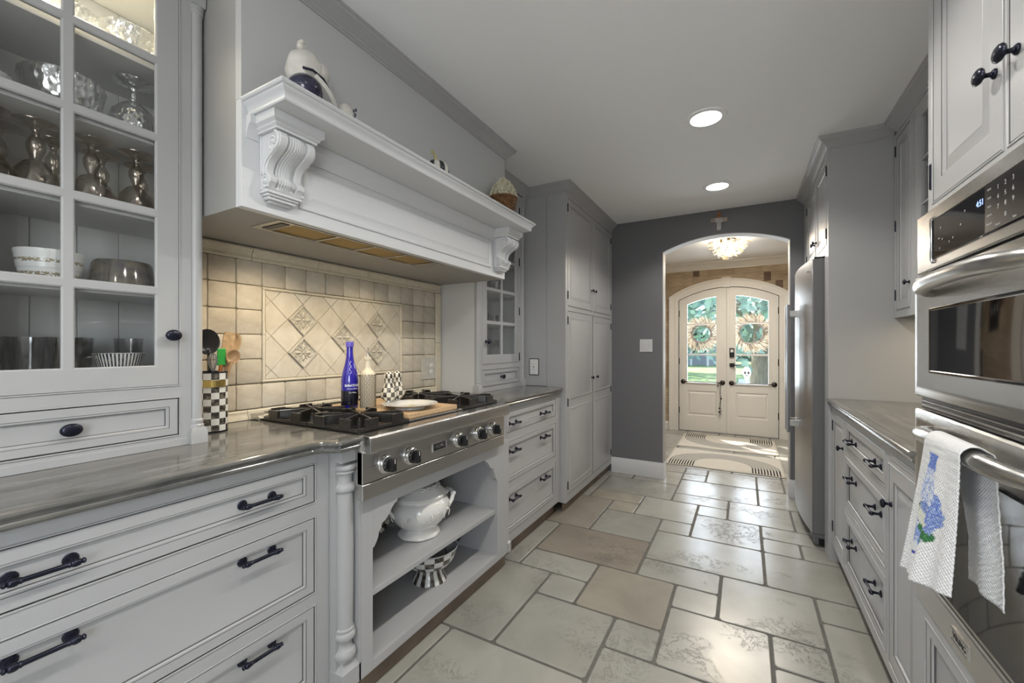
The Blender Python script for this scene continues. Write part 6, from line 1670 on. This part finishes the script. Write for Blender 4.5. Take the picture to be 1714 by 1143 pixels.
# second row: banded bowl and two dark bowls
wb = thing('banded_bowl', (-1.600, .372, Z2), 'white stacked bowls with brown sponged bands', 'bowl')
bm_ = bpy.data.materials.new('banded_glaze'); bm_.use_nodes = True
def banded():
    nt = bm_.node_tree; N = nt.nodes; L = nt.links; p = N['Principled BSDF']; tc = N.new('ShaderNodeTexCoord'); sp = N.new('ShaderNodeSeparateXYZ'); L.new(tc.outputs['Object'], sp.inputs[0])
    nz = N.new('ShaderNodeTexNoise'); nz.inputs['Scale'].default_value = 170; nz.inputs['Detail'].default_value = 4; L.new(tc.outputs['Object'], nz.inputs['Vector'])
    z = math_node(nt, 'ADD', math_node(nt, 'MULTIPLY', sp.outputs[2], 1/.034), math_node(nt, 'MULTIPLY', nz.outputs['Fac'], .25))
    fr_ = math_node(nt, 'FRACT', z); b_ = math_node(nt, 'MULTIPLY', math_node(nt, 'GREATER_THAN', fr_, .72), math_node(nt, 'GREATER_THAN', nz.outputs['Fac'], .46))
    mx = N.new('ShaderNodeMixRGB'); L.new(b_, mx.inputs[0]); mx.inputs[1].default_value = (.60, .61, .60, 1); mx.inputs[2].default_value = (.24, .20, .13, 1); L.new(mx.outputs[0], p.inputs['Base Color']); p.inputs['Roughness'].default_value = .25
banded()
MB().lathe([(.001, 0), (.050, 0), (.053, .004), (.058, .040), (.0595, .040), (.0655, .086), (.0645, .088), (.062, .086), (.05, .02), (.001, .015)], 40).build('body', bm_, wb, smooth=40, loc=(0, 0, 0))
drk = mat('dark_lustre_glaze', (.035, .032, .045), .12, noise_scale=50, col2=(.16, .14, .09), metal=.4, coat=.5)
db = simple('dark_bowl', 'dark lustre-glazed bowl right of the banded bowl', 'bowl', (-1.585, .515, Z2), [(.001, 0), (.058, 0), (.062, .004), (.054, .055), (.050, .062), (.048, .06), (.055, .01), (.001, .01)], drk, 36)
db.scale = (1.25, 1.25, 1.35)
simple('dark_vase', 'round dark glazed vase at the left edge of the glass cabinet', 'vase', (-1.60, .222, Z2), [(.001, 0), (.03, 0), (.05, .02), (.058, .05), (.05, .08), (.03, .095), (.028, .10), (.024, .098), (.03, .02), (.001, .01)], drk, 32)
# third row: goblets standing upside down
gob = [(.034, 0), (.0355, .002), (.040, .030), (.036, .055), (.022, .075), (.008, .084), (.011, .092), (.016, .105), (.017, .118), (.010, .134), (.006, .142), (.008, .150), (.012, .158), (.030, .163), (.038, .165), (.0385, .167), (.030, .1675), (.004, .168)]
gpos = [(-1.590, .262), (-1.590, .345), (-1.590, .450), (-1.590, .548), (-1.69, .300), (-1.69, .400), (-1.69, .500), (-1.69, .595)]
for k, (x, y) in enumerate(gpos):
    i = k % 4
    g = simple('goblet', 'iridescent smoky goblet standing upside down, '+['leftmost', 'second from the left', 'third from the left', 'rightmost'][i]+' of the '+('front' if k < 4 else 'back')+' row', 'goblet', (x, y, Z3), gob, irid, 26, None, 'upside-down goblets', cap=False); g.scale = (1.1, 1.1, 1.14)
# fourth row: cut crystal
cut = lambda n: (lambda a, z: 1+.035*abs(sin(n*a/2+z*60))+.025*abs(sin(n*a/2-z*60)))
cb1 = simple('crystal_bowl', 'wide cut-crystal bowl with scalloped rim behind the centre glazing bar', 'bowl', (-1.605, .398, Z4), [(.001, .002), (.045, 0), (.052, .010), (.066, .035), (.072, .058), (.070, .062), (.066, .058), (.058, .03), (.04, .012), (.001, .010)], crys, 64, cut(22))
cb1.scale = (1.12, 1.12, 1.75)
cb2 = simple('crystal_compote', 'footed crystal compote turned upside down, at the right of the fourth shelf', 'bowl', (-1.600, .545, Z4), [(.056, 0), (.058, .003), (.056, .03), (.045, .055), (.025, .070), (.009, .078), (.007, .095), (.010, .102), (.03, .108), (.044, .111), (.045, .113), (.03, .1125), (.004, .112)], crys, 56, cut(18), cap=False)
cb2.scale = (1.05, 1.05, 1.6)
simple('ribbed_bowl', 'white ribbed bowl at the left edge of the fourth shelf', 'bowl', (-1.60, .245, Z4), [(.001, 0), (.035, 0), (.05, .02), (.060, .05), (.057, .05), (.045, .02), (.001, .01)], M['porc'], 48, scal(20, .06))
# top row, lit
cb3 = simple('crystal_bowl', 'scalloped crystal bowl on the lit top shelf at the right', 'bowl', (-1.605, .535, Z5), [(.001, .002), (.035, 0), (.05, .02), (.066, .050), (.070, .066), (.066, .066), (.05, .03), (.001, .01)], crys, 64, cut(24))
cb3.scale = (1.05, 1.05, 1.5)
cb4 = simple('crystal_bowl', 'scalloped crystal bowl on the lit top shelf behind the first one', 'bowl', (-1.65, .425, Z5), [(.001, .002), (.035, 0), (.05, .02), (.064, .050), (.068, .066), (.064, .066), (.05, .03), (.001, .01)], crys, 64, cut(20))
cb4.scale = (.8, .8, 1.7)
p_ = simple('crystal_plate', 'large crystal plate leaning on the back of the lit top shelf', 'plate', (-1.735, .36, Z5+.085), [(.001, 0), (.05, .001), (.085, .008), (.086, .010), (.05, .005), (.001, .004)], crys, 60, scal(24, .05)); p_.rotation_euler = (0, radians(78), 0)
simple('crystal_dish', 'low crystal dish at the left of the lit top shelf', 'dish', (-1.60, .275, Z5), [(.001, .0), (.04, 0), (.058, .025), (.060, .03), (.056, .03), (.04, .01), (.001, .008)], crys, 48, cut(18))
# far cabinet
sg = [(.001, .0), (.024, 0), (.025, .003), (.004, .008), (.0035, .050), (.014, .062), (.022, .080), (.023, .105), (.0215, .125), (.0205, .125), (.021, .09), (.001, .064)]
for k, (x, y) in enumerate(((-1.58, 2.37), (-1.58, 2.44), (-1.60, 2.60), (-1.60, 2.69), (-1.70, 2.40), (-1.70, 2.64))):
    simple('wine_glass', 'stemmed glass on the floor of the slim cabinet, '+['first', 'second', 'third', 'fourth', 'fifth', 'sixth'][k]+' from the left', 'glass', (x, y, Z1), sg, cry2, 20, None, 'stemmed glasses in the slim cabinet', cap=False)
for k, (x, y) in enumerate(((-1.58, 2.39), (-1.58, 2.46), (-1.60, 2.61), (-1.60, 2.69))):
    simple('small_glass', 'small clear glass on the second shelf of the slim cabinet, '+['first', 'second', 'third', 'fourth'][k]+' from the left', 'glass', (x, y, Z2), [(r*.9, z*.7) for r, z in tum], cry2, 20, None, 'small glasses in the slim cabinet')
for k, (x, y) in enumerate(((-1.60, 2.40), (-1.62, 2.66))):
    simple('crystal_vase', 'cut crystal vase on the third shelf of the slim cabinet, '+['left', 'right'][k]+' one', 'vase', (x, y, Z3), [(.001, .002), (.02, 0), (.025, .03), (.035, .09), (.037, .12), (.034, .12), (.02, .03), (.001, .01)], crys, 36, cut(14))
